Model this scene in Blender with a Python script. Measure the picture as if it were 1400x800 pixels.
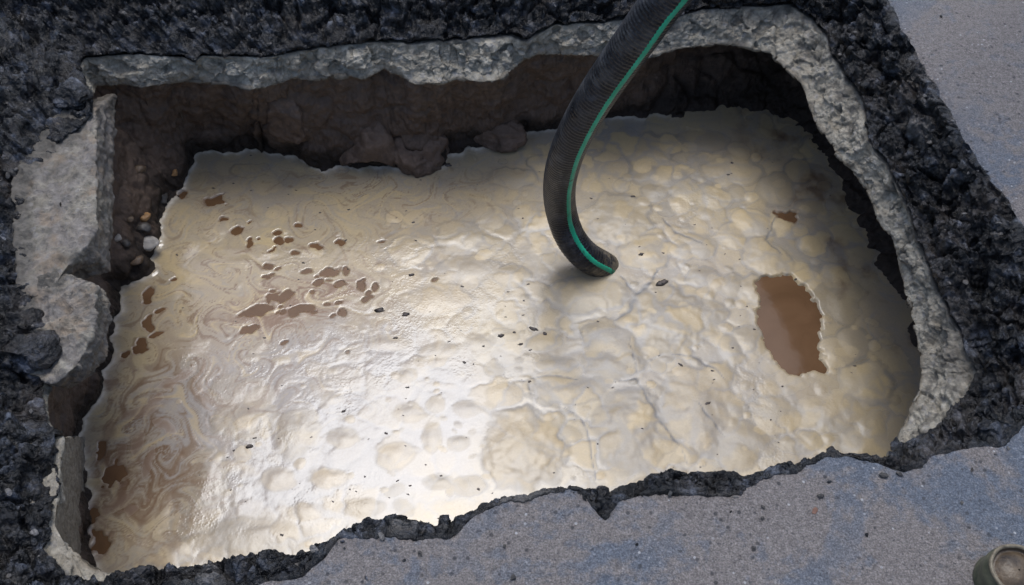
import bpy, math, random
import numpy as np
from mathutils import Vector

R = math.radians
scene = bpy.context.scene
for o in list(bpy.data.objects):
    bpy.data.objects.remove(o)
col = scene.collection
rng = np.random.default_rng(11)
random.seed(5)

# ------------------------------------------------------------------ camera, sky, sun, exposure
CAM_Z, PITCH, HFOV = 1.25, 55.0, 55.0
cam_d = bpy.data.cameras.new('camera')
cam_d.sensor_width = 36.0
cam_d.lens = 18.0 / math.tan(R(HFOV / 2))
cam_d.clip_start = 0.02
cam_d.clip_end = 500
cam = bpy.data.objects.new('camera', cam_d)
col.objects.link(cam)
cam.location = (0, 0, CAM_Z)
cam.rotation_euler = (R(90 - PITCH), 0, 0)
scene.camera = cam

SUN_EL, SUN_AZ = 71.0, -4.0            # azimuth measured from +Y, clockwise
sd = Vector((math.sin(R(SUN_AZ)) * math.cos(R(SUN_EL)), math.cos(R(SUN_AZ)) * math.cos(R(SUN_EL)), math.sin(R(SUN_EL))))
world = bpy.data.worlds.new('World')
scene.world = world
world.use_nodes = True
wn = world.node_tree.nodes
wl = world.node_tree.links
wn.clear()
sky = wn.new('ShaderNodeTexSky')
sky.sky_type = 'NISHITA'
sky.sun_disc = False
sky.sun_elevation = R(SUN_EL)
sky.sun_rotation = R(SUN_AZ)
sky.air_density = 1.0
sky.dust_density = 3.0
sky.ozone_density = 0.8
bg = wn.new('ShaderNodeBackground')
bg.inputs['Strength'].default_value = 0.115
wo = wn.new('ShaderNodeOutputWorld')
wl.new(sky.outputs[0], bg.inputs[0])
wl.new(bg.outputs[0], wo.inputs[0])

sun_d = bpy.data.lights.new('sun', 'SUN')
sun_d.energy = 0.95
sun_d.angle = R(30)
sun_d.color = (0.90, 0.95, 1.0)
sun = bpy.data.objects.new('sun', sun_d)
col.objects.link(sun)
sun.location = (0, 0, 6)
sun.rotation_euler = sd.to_track_quat('Z', 'Y').to_euler()

scene.view_settings.view_transform = 'Standard'
scene.view_settings.look = 'None'
scene.view_settings.exposure = 0.83
scene.view_settings.gamma = 1.0
scene.view_settings.use_curve_mapping = False

# ------------------------------------------------------------------ measuring: photograph points laid out on level planes
F = 700.0 / math.tan(R(HFOV / 2))
FW = np.array((0, math.cos(R(PITCH)), -math.sin(R(PITCH))))
UP = np.array((0, math.sin(R(PITCH)), math.cos(R(PITCH))))
CP = np.array((0, 0, CAM_Z))

def W(px, py, z):
    d = FW + np.array((1.0, 0, 0)) * ((px - 700) / F) + UP * (-(py - 400) / F)
    return CP + d * ((z - CAM_Z) / d[2])

def WL(pts, z=None):
    return np.array([W(p[0], p[1], p[2] if z is None else z) for p in pts])

# ------------------------------------------------------------------ noise
_perm = np.random.default_rng(3).permutation(256).astype(np.int32)
_perm = np.concatenate([_perm, _perm, _perm])
_g = np.random.default_rng(4).normal(size=(256, 3))
_g /= np.linalg.norm(_g, axis=1)[:, None]

def perlin(p):
    i = np.floor(p).astype(np.int32)
    f = p - i
    i &= 255
    u = f * f * f * (f * (f * 6 - 15) + 10)
    out = 0
    for dx in (0, 1):
        wx = u[:, 0] if dx else 1 - u[:, 0]
        for dy in (0, 1):
            wy = u[:, 1] if dy else 1 - u[:, 1]
            for dz in (0, 1):
                wz = u[:, 2] if dz else 1 - u[:, 2]
                h = _perm[_perm[_perm[(i[:, 0] + dx) & 255] + ((i[:, 1] + dy) & 255)] + ((i[:, 2] + dz) & 255)]
                g = _g[h]
                out = out + wx * wy * wz * (g[:, 0] * (f[:, 0] - dx) + g[:, 1] * (f[:, 1] - dy) + g[:, 2] * (f[:, 2] - dz))
    return out * 1.6

def fbm(p, sc, octs=4, gain=0.5, seed=0.0, ridged=False):
    q = p * sc + seed * 17.13
    a, s, t = 1.0, 0, 0
    for k in range(octs):
        n = perlin(q)
        if ridged:
            n = 1 - 2 * np.abs(n)
        s = s + a * n
        t += a
        a *= gain
        q = q * 2.03 + 5.7
    return s / t

def worley(p, sc, seed=0):
    q = p * sc + seed * 7.7
    i = np.floor(q).astype(np.int32)
    f1 = np.full(len(p), 9.0)
    f2 = np.full(len(p), 9.0)
    idv = np.zeros(len(p))
    for dx in (-1, 0, 1):
        for dy in (-1, 0, 1):
            for dz in (-1, 0, 1):
                c = i + np.array((dx, dy, dz))
                h = _perm[_perm[_perm[c[:, 0] & 255] + (c[:, 1] & 255)] + (c[:, 2] & 255)]
                h2 = _perm[h + 31]
                h3 = _perm[h2 + 77]
                d = np.sqrt((c[:, 0] + h / 256 - q[:, 0]) ** 2 + (c[:, 1] + h2 / 256 - q[:, 1]) ** 2 + (c[:, 2] + h3 / 256 - q[:, 2]) ** 2)
                m = d < f1
                f2 = np.where(m, f1, np.minimum(f2, d))
                idv = np.where(m, _perm[h3 + 13] / 256, idv)
                f1 = np.where(m, d, f1)
    return f1, f2, idv

def sstep(a, b, x):
    t = np.clip((x - a) / (b - a), 0, 1)
    return t * t * (3 - 2 * t)

# ------------------------------------------------------------------ mesh helpers
def make_obj(name, verts, faces, mat, parent=None, base=None, smooth=True, attrs=None, colors=None, label=None, category=None, kind=None, group=None):
    verts = np.asarray(verts, dtype=np.float64)
    b = np.zeros(3) if base is None else np.asarray(base, float)
    pb = np.zeros(3)
    if parent is not None:
        pb = np.array(parent.location)
        b = pb
    me = bpy.data.meshes.new(name)
    faces = np.asarray(faces, dtype=np.int32) if not isinstance(faces, list) else faces
    if isinstance(faces, list):
        me.from_pydata((verts - b).tolist(), [], faces)
    else:
        k = faces.shape[1]
        me.vertices.add(len(verts))
        me.vertices.foreach_set('co', (verts - b).astype(np.float32).ravel())
        me.loops.add(faces.size)
        me.loops.foreach_set('vertex_index', faces.ravel())
        me.polygons.add(len(faces))
        me.polygons.foreach_set('loop_start', np.arange(0, faces.size, k, dtype=np.int32))
        me.polygons.foreach_set('loop_total', np.full(len(faces), k, dtype=np.int32))
        me.update(calc_edges=True)
        me.validate()
    me.polygons.foreach_set('use_smooth', np.full(len(me.polygons), smooth))
    for an, av in (attrs or {}).items():
        a = me.attributes.new(an, 'FLOAT', 'POINT')
        a.data.foreach_set('value', np.asarray(av, dtype=np.float32))
    for an, av in (colors or {}).items():
        a = me.attributes.new(an, 'FLOAT_COLOR', 'POINT')
        c = np.ones((len(verts), 4), dtype=np.float32)
        c[:, :3] = av
        a.data.foreach_set('color', c.ravel())
    me.materials.append(mat)
    o = bpy.data.objects.new(name, me)
    col.objects.link(o)
    if parent is not None:
        o.parent = parent
    else:
        o.location = b
    tag(o, label, category, kind, group)
    return o

def tag(o, label=None, category=None, kind=None, group=None):
    for k, v in (('label', label), ('category', category), ('kind', kind), ('group', group)):
        if v:
            o[k] = v

def empty(name, base, **kw):
    o = bpy.data.objects.new(name, None)
    col.objects.link(o)
    o.empty_display_size = 0.05
    o.location = base
    tag(o, **kw)
    return o

def grid_faces(m, n, closed=True):
    nn = n if closed else n - 1
    a = np.arange(m - 1)[:, None] * n + np.arange(nn)[None, :]
    b = np.arange(m - 1)[:, None] * n + (np.arange(nn)[None, :] + 1) % n
    return np.stack([a, b, b + n, a + n], -1).reshape(-1, 4)

def grid_normals(P):                 # P (m, n, 3), closed in n
    du = np.roll(P, -1, 1) - np.roll(P, 1, 1)
    dv = np.gradient(P, axis=0)
    nrm = np.cross(du, dv)
    l = np.linalg.norm(nrm, axis=-1, keepdims=True)
    return nrm / np.maximum(l, 1e-12)

# ------------------------------------------------------------------ materials
class NT:
    def __init__(self, name):
        self.m = bpy.data.materials.new(name)
        self.m.use_nodes = True
        self.t = self.m.node_tree
        self.n = self.t.nodes
        self.l = self.t.links
        self.bsdf = self.n['Principled BSDF']
        self.pos = self.n.new('ShaderNodeNewGeometry').outputs['Position']
    def link(self, a, b):
        self.l.new(a, b)
    def noise(self, scale, detail=4, rough=0.55, dist=0.0, vec=None):
        x = self.n.new('ShaderNodeTexNoise')
        x.inputs['Scale'].default_value = scale
        x.inputs['Detail'].default_value = detail
        x.inputs['Roughness'].default_value = rough
        x.inputs['Distortion'].default_value = dist
        self.link(vec or self.pos, x.inputs['Vector'])
        return x.outputs['Fac']
    def voro(self, scale, feature='F1', out='Distance', rand=1.0):
        x = self.n.new('ShaderNodeTexVoronoi')
        x.feature = feature
        x.inputs['Scale'].default_value = scale
        x.inputs['Randomness'].default_value = rand
        self.link(self.pos, x.inputs['Vector'])
        return x.outputs[out]
    def ramp(self, src, stops, interp='LINEAR'):
        x = self.n.new('ShaderNodeValToRGB')
        x.color_ramp.interpolation = interp
        e = x.color_ramp.elements
        while len(e) < len(stops):
            e.new(0.5)
        for el, (p, c) in zip(e, stops):
            el.position = p
            el.color = (c, c, c, 1) if isinstance(c, (int, float)) else (*c, 1)
        self.link(src, x.inputs[0])
        return x.outputs[0]
    def mix(self, fac, a, b, mode='MIX'):
        x = self.n.new('ShaderNodeMix')
        x.data_type = 'RGBA'
        x.blend_type = mode
        for s, v in ((x.inputs[0], fac), (x.inputs[6], a), (x.inputs[7], b)):
            if isinstance(v, (int, float)):
                s.default_value = v if s == x.inputs[0] else (v, v, v, 1)
            elif isinstance(v, tuple):
                s.default_value = (*v, 1)
            else:
                self.link(v, s)
        return x.outputs[2]
    def math(self, op, a, b=0.0):
        x = self.n.new('ShaderNodeMath')
        x.operation = op
        for s, v in zip(x.inputs, (a, b)):
            if isinstance(v, (int, float)):
                s.default_value = v
            else:
                self.link(v, s)
        return x.outputs[0]
    def attr(self, name, out='Fac'):
        x = self.n.new('ShaderNodeAttribute')
        x.attribute_name = name
        return x.outputs[out]
    def bump(self, h, dist, strength=1.0, prev=None):
        x = self.n.new('ShaderNodeBump')
        x.inputs['Distance'].default_value = dist
        x.inputs['Strength'].default_value = strength
        self.link(h, x.inputs['Height'])
        if prev is not None:
            self.link(prev, x.inputs['Normal'])
        return x.outputs[0]
    def out(self, color, rough, normal=None, spec=0.5, ior=1.45):
        for nm, v in (('Base Color', color), ('Roughness', rough)):
            if isinstance(v, (int, float)):
                self.bsdf.inputs[nm].default_value = v
            elif isinstance(v, tuple):
                self.bsdf.inputs[nm].default_value = (*v, 1)
            else:
                self.link(v, self.bsdf.inputs[nm])
        if normal is not None:
            self.link(normal, self.bsdf.inputs['Normal'])
        self.bsdf.inputs['Specular IOR Level'].default_value = spec
        self.bsdf.inputs['IOR'].default_value = ior
        return self.m

def mat_road():
    t = NT('road_surface_asphalt')
    big = t.noise(5.5, 6, 0.66, 0.8)
    mid = t.noise(42, 4, 0.6)
    fine = t.noise(420, 3, 0.6)
    mudf = t.ramp(t.math('ADD', t.math('MULTIPLY', big, 0.72), t.math('MULTIPLY', mid, 0.28)), [(0.455, 0.0), (0.545, 1.0)])
    grey = t.ramp(fine, [(0.28, (0.060, 0.072, 0.094)), (0.5, (0.100, 0.119, 0.152)), (0.70, (0.205, 0.225, 0.258))])
    tan = t.ramp(fine, [(0.28, (0.120, 0.103, 0.093)), (0.5, (0.200, 0.174, 0.158)), (0.72, (0.310, 0.280, 0.258))])
    mudf = t.ramp(t.math('ADD', mudf, t.math('MULTIPLY', t.math('MULTIPLY', t.attr('dirt'), mid), 1.7)), [(0.0, 0.0), (1.0, 1.0)])
    c = t.mix(t.math('MULTIPLY', mudf, 0.8), grey, tan)
    c = t.mix(1.0, c, t.ramp(t.noise(120, 4, 0.7), [(0.3, 0.60), (0.5, 0.82), (0.7, 1.08)]), 'MULTIPLY')
    vp = t.n.new('ShaderNodeTexVoronoi'); vp.inputs['Scale'].default_value = 95
    t.link(t.pos, vp.inputs['Vector'])
    hol = t.math('MULTIPLY', t.ramp(vp.outputs['Color'], [(0.76, 0.0), (0.80, 1.0)]), t.ramp(vp.outputs['Distance'], [(0.20, 1.0), (0.34, 0.0)]))
    c = t.mix(t.math('MULTIPLY', hol, 0.75), c, (0.025, 0.026, 0.03))
    # dark pits and pale grains of the aggregate
    v = t.voro(330)
    pit = t.ramp(t.noise(230, 2, 0.5), [(0.30, 1.0), (0.37, 0.0)])
    c = t.mix(t.math('MULTIPLY', pit, 0.65), c, (0.03, 0.033, 0.04))
    vc = t.n.new('ShaderNodeTexVoronoi'); vc.inputs['Scale'].default_value = 150
    t.link(t.pos, vc.inputs['Vector'])
    spark = t.math('MULTIPLY', t.ramp(vc.outputs['Color'], [(0.86, 0.0), (0.90, 1.0)]), t.ramp(vc.outputs['Distance'], [(0.22, 1.0), (0.34, 0.0)]))
    c = t.mix(t.math('MULTIPLY', spark, 0.6), c, (0.42, 0.43, 0.44))
    rough = t.ramp(big, [(0.35, 0.42), (0.6, 0.8)])
    n1 = t.bump(t.noise(170, 5, 0.7), 0.004, 0.8)
    n2 = t.bump(v, 0.0018, 0.7, n1)
    return t.out(c, rough, n2, 0.4)

def mat_break():
    t = NT('broken_asphalt')
    big = t.noise(9, 4, 0.6)
    mid = t.noise(30, 6, 0.68)
    vc = t.n.new('ShaderNodeTexVoronoi'); vc.inputs['Scale'].default_value = 80
    t.link(t.pos, vc.inputs['Vector'])
    stone = t.math('MULTIPLY', t.ramp(vc.outputs['Color'], [(0.60, 0.0), (0.66, 1.0)]), t.ramp(vc.outputs['Distance'], [(0.40, 1.0), (0.52, 0.0)]))
    bit = t.ramp(mid, [(0.40, (0.002, 0.0022, 0.003)), (0.53, (0.006, 0.007, 0.009)), (0.61, (0.040, 0.046, 0.060)), (0.71, (0.15, 0.168, 0.205))])
    st = t.ramp(t.noise(130, 3), [(0.3, (0.07, 0.077, 0.092)), (0.7, (0.24, 0.245, 0.26))])
    c = t.mix(t.math('MULTIPLY', stone, 0.13), bit, st)
    dust = t.math('MULTIPLY', t.ramp(big, [(0.50, 0.0), (0.66, 1.0)]), t.ramp(mid, [(0.40, 0.15), (0.60, 1.0)]))
    c = t.mix(t.math('MULTIPLY', dust, 0.36), c, (0.110, 0.088, 0.070))
    gd = t.attr('dust')
    c = t.mix(gd, c, t.ramp(mid, [(0.3, (0.13, 0.125, 0.12)), (0.7, (0.27, 0.255, 0.24))]))
    rough = t.ramp(t.noise(80, 3), [(0.3, 0.12), (0.7, 0.45)])
    n1 = t.bump(t.noise(38, 6, 0.62), 0.018, 1.0)
    n2 = t.bump(t.noise(420, 3, 0.6), 0.0016, 0.7, n1)
    return t.out(c, rough, n2, 0.5)

def mat_concrete(name='broken_concrete', muddy=0.0, bright=1.0, lav=0.0):
    t = NT(name)
    big = t.noise(11, 5, 0.6)
    mid = t.noise(65, 5, 0.65)
    c = t.ramp(mid, [(0.22, (0.09 * bright, 0.085 * bright, 0.072 * bright)), (0.48, (0.29 * bright, 0.272 * bright, 0.228 * bright)), (0.72, (0.54 * bright, 0.510 * bright, 0.440 * bright))])
    c = t.mix(t.ramp(big, [(0.42, 0.0), (0.66, 0.65)]), c, (0.26, 0.232, 0.185))
    vc = t.n.new('ShaderNodeTexVoronoi'); vc.inputs['Scale'].default_value = 70
    t.link(t.pos, vc.inputs['Vector'])
    stone = t.math('MULTIPLY', t.ramp(vc.outputs['Color'], [(0.62, 0.0), (0.66, 1.0)]), t.ramp(vc.outputs['Distance'], [(0.34, 1.0), (0.44, 0.0)]))
    c = t.mix(t.math('MULTIPLY', stone, 0.40), c, t.ramp(vc.outputs['Color'], [(0.6, (0.16, 0.16, 0.175)), (0.8, (0.40, 0.40, 0.42)), (1.0, (0.30, 0.25, 0.2))]))
    if lav:
        lv = t.ramp(t.noise(16, 5, 0.65, 0.5), [(0.40, 0.0), (0.55, 1.0)])
        c = t.mix(t.math('MULTIPLY', lv, lav), c, t.ramp(mid, [(0.3, (0.075, 0.070, 0.078)), (0.7, (0.20, 0.185, 0.195))]))
        ta = t.ramp(t.noise(23, 4, 0.6), [(0.52, 0.0), (0.64, 1.0)])
        c = t.mix(t.math('MULTIPLY', ta, 0.8), c, (0.23, 0.172, 0.122))
    tar = t.attr('tar')
    c = t.mix(tar, c, t.ramp(mid, [(0.3, (0.010, 0.011, 0.013)), (0.7, (0.055, 0.056, 0.062))]))
    pits = t.ramp(t.noise(210, 2), [(0.30, 1.0), (0.36, 0.0)])
    c = t.mix(t.math('MULTIPLY', pits, 0.55), c, (0.05, 0.048, 0.045))
    if muddy:
        c = t.mix(muddy, c, t.ramp(mid, [(0.3, (0.13, 0.118, 0.095)), (0.7, (0.33, 0.30, 0.245))]))
    mudl = t.attr('mud')
    c = t.mix(mudl, c, (0.085, 0.066, 0.046))
    n1 = t.bump(t.noise(70, 6, 0.68), 0.007, 0.9)
    n2 = t.bump(t.noise(420, 3, 0.6), 0.0018, 0.9, n1)
    return t.out(c, t.ramp(mid, [(0.3, 0.75), (0.7, 0.95)]), n2, 0.2)

def mat_soil(name='wet_brown_soil', k=1.0):
    t = NT(name)
    big = t.noise(7, 5, 0.6)
    mid = t.noise(60, 5, 0.65)
    c = t.ramp(mid, [(0.25, (0.021 * k, 0.0145 * k, 0.0105 * k)), (0.5, (0.050 * k, 0.035 * k, 0.026 * k)), (0.78, (0.095 * k, 0.069 * k, 0.052 * k))])
    c = t.mix(t.ramp(big, [(0.35, 0.0), (0.65, 0.55)]), c, (0.064 * k, 0.045 * k, 0.033 * k))
    c = t.mix(t.attr('wet'), c, t.ramp(mid, [(0.3, (0.004, 0.0032, 0.0024)), (0.7, (0.020, 0.015, 0.011))]))
    n1 = t.bump(t.noise(85, 6, 0.7), 0.007, 0.8)
    n2 = t.bump(t.noise(380, 3), 0.0015, 0.6, n1)
    return t.out(c, t.ramp(mid, [(0.3, 0.42), (0.7, 0.75)]), n2, 0.35)

def mat_foam():
    t = NT('slurry_foam')
    a = t.attr('foam_colour', 'Color')
    fine = t.noise(260, 3, 0.6)
    c = t.mix(1.0, a, t.ramp(fine, [(0.3, 0.93), (0.7, 1.05)]), 'MULTIPLY')
    v = t.voro(210)
    pin = t.math('MULTIPLY', t.ramp(v, [(0.05, 1.0), (0.12, 0.0)]), t.ramp(t.noise(19, 3), [(0.56, 0.0), (0.68, 1.0)]))
    c = t.mix(t.math('MULTIPLY', pin, 0.5), c, (0.20, 0.145, 0.085))
    vs = t.n.new('ShaderNodeTexVoronoi')
    vs.feature = 'SMOOTH_F1'
    vs.inputs['Scale'].default_value = 210
    t.link(t.pos, vs.inputs['Vector'])
    fr_ = t.ramp(t.noise(11, 4, 0.6), [(0.50, 0.0), (0.62, 1.0)])
    n1 = t.bump(t.math('MULTIPLY', t.ramp(vs.outputs['Distance'], [(0.05, 1.0), (0.5, 0.0)]), fr_), 0.0005, 0.26)
    n2 = t.bump(t.noise(150, 3, 0.6), 0.0005, 0.22, n1)
    return t.out(c, t.attr('gloss'), n2, 0.62, 1.5)

def mat_simple(name, c1, c2, scale, rough=0.6, bump=0.002, spec=0.4, bscale=None):
    t = NT(name)
    c = t.ramp(t.noise(scale, 4, 0.6), [(0.3, c1), (0.7, c2)])
    n = t.bump(t.noise(bscale or scale * 2, 4, 0.6), bump, 0.7)
    return t.out(c, rough, n, spec)

M_ROAD = mat_road()
M_BREAK = mat_break()
M_CONC = mat_concrete('broken_concrete', 0.32, 1.02)
M_SLAB = mat_concrete('slab_concrete', 0.35, 0.62, 0.7)
M_WALLC = mat_concrete('mud_stained_concrete', 0.6, 1.15)
M_SOIL = mat_soil('wet_brown_soil', 2.0)
M_CLOD = mat_soil('soil_clod', 2.5)
M_FOAM = mat_foam()

# ------------------------------------------------------------------ traced outlines (x, y, height of the plane)
WATER = -0.42
near_edge = [(1207, 626), (1161, 619), (1130, 622), (1109, 631), (1074, 641), (1035, 642), (1018, 653), (1000, 644), (972, 644), (941, 646), (918, 644), (873, 656), (845, 668), (831, 679), (820, 670), (799, 669), (778, 664), (747, 672), (719, 679), (687, 684), (670, 690), (649, 698), (628, 704), (616, 716), (610, 703), (602, 721), (575, 718), (547, 709), (516, 709), (488, 718), (460, 733), (452, 737), (420, 755), (406, 761), (364, 755), (308, 765), (259, 777), (217, 781), (175, 789)]
ring_top = [(1196, 630), (1161, 623), (1130, 625), (1109, 634), (1085, 645), (1040, 660), (1018, 664), (1014, 677), (955, 679), (920, 676), (880, 676), (848, 686), (827, 706), (805, 692), (799, 674), (778, 667), (747, 675), (719, 682), (687, 688), (656, 704), (635, 719), (607, 735), (568, 741), (530, 735), (495, 733), (460, 739), (445, 760), (413, 788), (350, 799), (280, 808), (200, 816), (100, 838), (-20, 850), (-120, 800), (-180, 700), (-200, 500), (-190, 300), (-170, 100), (-120, -60), (0, -85), (200, -75), (400, -85), (600, -75), (800, -85), (1000, -75), (1130, -62), (1195, -35),
            (1217, 0), (1235, 42), (1256, 73), (1273, 108), (1291, 136), (1308, 175), (1333, 210), (1350, 238), (1368, 260), (1389, 288), (1420, 340), (1450, 420), (1460, 500), (1430, 565), (1400, 583), (1371, 607), (1340, 611), (1305, 616), (1277, 625), (1260, 636), (1236, 645), (1214, 640)]
ring_top = [(x, y, 0.0) for x, y in ring_top]
mid_far = [(115, 75), (175, 70), (217, 72), (252, 75), (266, 82), (273, 72), (350, 75), (413, 66), (460, 58), (512, 52), (565, 58), (600, 52), (666, 49), (698, 45), (719, 54), (757, 31), (845, 24), (880, 19), (920, 21), (955, 12), (1025, 5), (1080, 2), (1116, 28), (1137, 63), (1151, 94), (1172, 122), (1181, 140), (1184, 168), (1196, 203), (1210, 224), (1224, 245), (1238, 276), (1247, 302), (1260, 337), (1272, 365), (1288, 400), (1310, 450), (1335, 505), (1325, 540), (1270, 590), (1242, 602), (1224, 614)]
ring_mid = [(x, y, -0.085) for x, y in mid_far]
ring_mid += [(1207, 626, -0.02)] + [(x, y, -0.022) for x, y in near_edge[1:]]
ring_mid += [(158, 803, -0.035), (104, 797, -0.05), (57, 748, -0.06), (70, 725, -0.07), (78, 640, -0.07), (80, 592, -0.07), (62, 575, -0.08), (60, 545, -0.085), (50, 530, -0.085), (72, 507, -0.08), (78, 490, -0.075), (60, 430, -0.078), (45, 400, -0.08), (40, 330, -0.08), (30, 265, -0.08), (50, 240, -0.078), (75, 205, -0.072), (95, 180, -0.07), (125, 159, -0.066), (122, 118, -0.07), (108, 92, -0.08)]
lip_far = [(133, 116), (168, 115), (196, 119), (259, 110), (315, 115), (347, 122), (378, 115), (399, 107), (431, 108), (480, 103), (495, 109), (526, 94), (544, 101), (568, 115), (600, 115), (624, 108), (660, 112), (684, 110), (705, 91), (719, 80), (740, 73), (800, 76), (850, 76), (880, 79), (912, 70), (955, 63), (986, 60), (1021, 65), (1053, 73), (1074, 94), (1095, 115), (1105, 140), (1111, 164), (1130, 189), (1144, 213), (1165, 234), (1184, 256), (1200, 298), (1221, 330), (1231, 365), (1235, 396), (1245, 428), (1251, 456), (1258, 484), (1259, 512), (1252, 536), (1242, 558), (1230, 590), (1221, 611)]
ring_lip = [(x, y, -0.15) for x, y in lip_far[:30]] + [(x, y, -0.15) for x, y in lip_far[30:]]
ring_lip += [(1200, 670, -0.13)] + [(x, y + 62, -0.13) for x, y in near_edge[1:-2]]
ring_lip += [(190, 830, -0.12), (160, 790, -0.075), (124, 770, -0.09), (84, 738, -0.09), (78, 722, -0.12), (80, 640, -0.12), (80, 597, -0.10), (66, 575, -0.10), (64, 545, -0.105), (70, 520, -0.11), (80, 480, -0.12), (80, 420, -0.12), (75, 350, -0.12), (75, 250, -0.12), (105, 185, -0.12), (120, 150, -0.12)]
water_ln = [(118, 765), (116, 640), (113, 602), (125, 562), (143, 530), (152, 470), (160, 400), (205, 370), (222, 310), (228, 280), (246, 262), (270, 215), (292, 210), (335, 208), (355, 202), (362, 213), (402, 217), (422, 231), (445, 236), (472, 228), (520, 229), (560, 233), (604, 226), (612, 211), (640, 206), (690, 200), (716, 186), (760, 178), (830, 165), (905, 160), (960, 158), (1003, 150), (1042, 150), (1080, 165), (1126, 226), (1168, 294), (1200, 362), (1236, 434), (1264, 500), (1278, 560), (1270, 620), (1232, 680), (1195, 735), (1100, 775), (900, 800), (700, 830), (500, 860), (300, 890), (170, 880), (125, 815)]

CEN = W(690, 430, -0.15)
NA = 2600

def polar(ring, n=NA, thetas=None, wob=0.0, seed=0.0):
    P = WL(ring)
    d = P - CEN
    # densify so that straight runs stay straight
    D = []
    for i in range(len(P)):
        a, b = P[i], P[(i + 1) % len(P)]
        k = max(2, int(np.linalg.norm(b - a) / 0.004))
        for j in range(k):
            D.append(a + (b - a) * j / k)
    D = np.array(D)
    th = np.arctan2(D[:, 1] - CEN[1], D[:, 0] - CEN[0])
    r = np.hypot(D[:, 0] - CEN[0], D[:, 1] - CEN[1])
    o = np.argsort(th)
    th, r, z = th[o], r[o], D[o, 2]
    th3 = np.concatenate([th - 2 * math.pi, th, th + 2 * math.pi])
    rr = np.interp(thetas, th3, np.tile(r, 3))
    zz = np.interp(thetas, th3, np.tile(z, 3))
    out = np.stack([CEN[0] + rr * np.cos(thetas), CEN[1] + rr * np.sin(thetas), zz], -1)
    if wob:
        n1 = fbm(out, 22, 5, 0.6, seed)
        rr = rr + wob * n1
        out[:, 0] = CEN[0] + rr * np.cos(thetas)
        out[:, 1] = CEN[1] + rr * np.sin(thetas)
    return out

# sampling directions: even steps along the hole's lip
_l = WL(ring_lip)
_D = []
for i in range(len(_l)):
    a, b = _l[i], _l[(i + 1) % len(_l)]
    k = max(2, int(np.linalg.norm(b - a) / 0.002))
    _D += [a + (b - a) * j / k for j in range(k)]
_D = np.array(_D)
_th = np.sort(np.arctan2(_D[:, 1] - CEN[1], _D[:, 0] - CEN[0]))
TH = np.interp(np.linspace(0, len(_th) - 1, NA, endpoint=False), np.arange(len(_th)), _th)
TH = 0.65 * TH + 0.35 * np.linspace(TH[0], TH[0] + 2 * math.pi, NA, endpoint=False)

A0 = polar(ring_top, thetas=TH, wob=0.012, seed=1)
A1 = polar(ring_mid, thetas=TH, wob=0.013, seed=2)
A2 = polar(ring_lip, thetas=TH, wob=0.006, seed=3)
A4 = polar([(x, y, WATER) for x, y in water_ln], thetas=TH, wob=0.010, seed=4)
OUT = np.stack([np.cos(TH), np.sin(TH), np.zeros(NA)], -1)

def lerp_rings(rings, counts):
    rows = []
    for (a, b), k in zip(zip(rings[:-1], rings[1:]), counts):
        for j in range(k):
            rows.append(a + (b - a) * (j / k))
    rows.append(rings[-1])
    return np.stack(rows)

# ------------------------------------------------------------------ road and its broken edge: one surface, split at the brink
road_steps = [0.0]
s = 0.0045
while road_steps[-1] < 0.85:
    road_steps.append(road_steps[-1] + s)
    s = min(s * 1.012, 0.011)
road_steps += [1.1, 1.6, 2.6, 4.5, 8, 15, 30, 60]
nr = len(road_steps)
def blur(a, sg):
    k = np.arange(-3 * sg, 3 * sg + 1)
    w = np.exp(-0.5 * (k / sg) ** 2)
    w /= w.sum()
    return np.convolve(np.concatenate([a[-3 * sg:], a, a[:3 * sg]]), w, 'valid')
r0 = np.hypot(A0[:, 0] - CEN[0], A0[:, 1] - CEN[1])
r0s = blur(r0, 60)
r0s = r0s + np.maximum.reduce([r0 - r0s]).max() * 0.6
def road_row(d):
    k = np.clip(d / 0.10, 0, 1)
    rr = r0 * (1 - k) + np.maximum(r0s, blur(r0, 12)) * k + d
    return np.stack([CEN[0] + rr * np.cos(TH), CEN[1] + rr * np.sin(TH), np.zeros(NA)], -1)
rows_road = np.stack([road_row(d) for d in reversed(road_steps)])
NB = 62
rows_brk = lerp_rings([A0, A1, A1 + OUT * 0.03 + np.array((0, 0, -0.03))], [NB, 8])
P = np.concatenate([rows_road, rows_brk[1:]])
m = P.shape[0]
dist_in = np.concatenate([-np.array(road_steps[::-1]), np.zeros(len(rows_brk) - 1)])
fr = np.concatenate([np.zeros(nr), np.linspace(0, 1, NB + 1)[1:], np.ones(8)])      # 0 road, 0..1 over the break
# the break falls in an uneven, stepped slope
seg = np.linalg.norm(A0 - A1, axis=1)
q = P.reshape(-1, 3)
wide = np.repeat(np.clip(seg / 0.09, 0.12, 1.0)[None, :], m, 0).ravel()
frf = np.repeat(fr[:, None], NA, 1).ravel()
near_road = np.repeat(np.clip(1 + dist_in / 0.9, 0, 1)[:, None], NA, 1).ravel()
sel = np.where(near_road > 0)[0]
nrm = grid_normals(P).reshape(-1, 3)
nrm[nrm[:, 2] < 0] *= 1
disp = np.zeros(len(q))
z_extra = np.zeros(len(q))
isb = sel[frf[sel] > 0]
iso = sel[frf[sel] == 0]
pb = q[isb]
ridge = fbm(pb * np.array((1, 1, 1.8)), 9, 3, 0.55, 1.0, True)
lump = fbm(pb, 24, 4, 0.6, 2.0)
f1, f2, _ = worley(pb + 0.004 * np.stack([fbm(pb, 60, 2, .5, 5), fbm(pb, 60, 2, .5, 6), fbm(pb, 60, 2, .5, 7)], -1), 62)
f1b, _, idb = worley(pb, 150, 2)
env = np.sin(np.clip(frf[isb], 0, 1) * math.pi) ** 0.6
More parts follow.
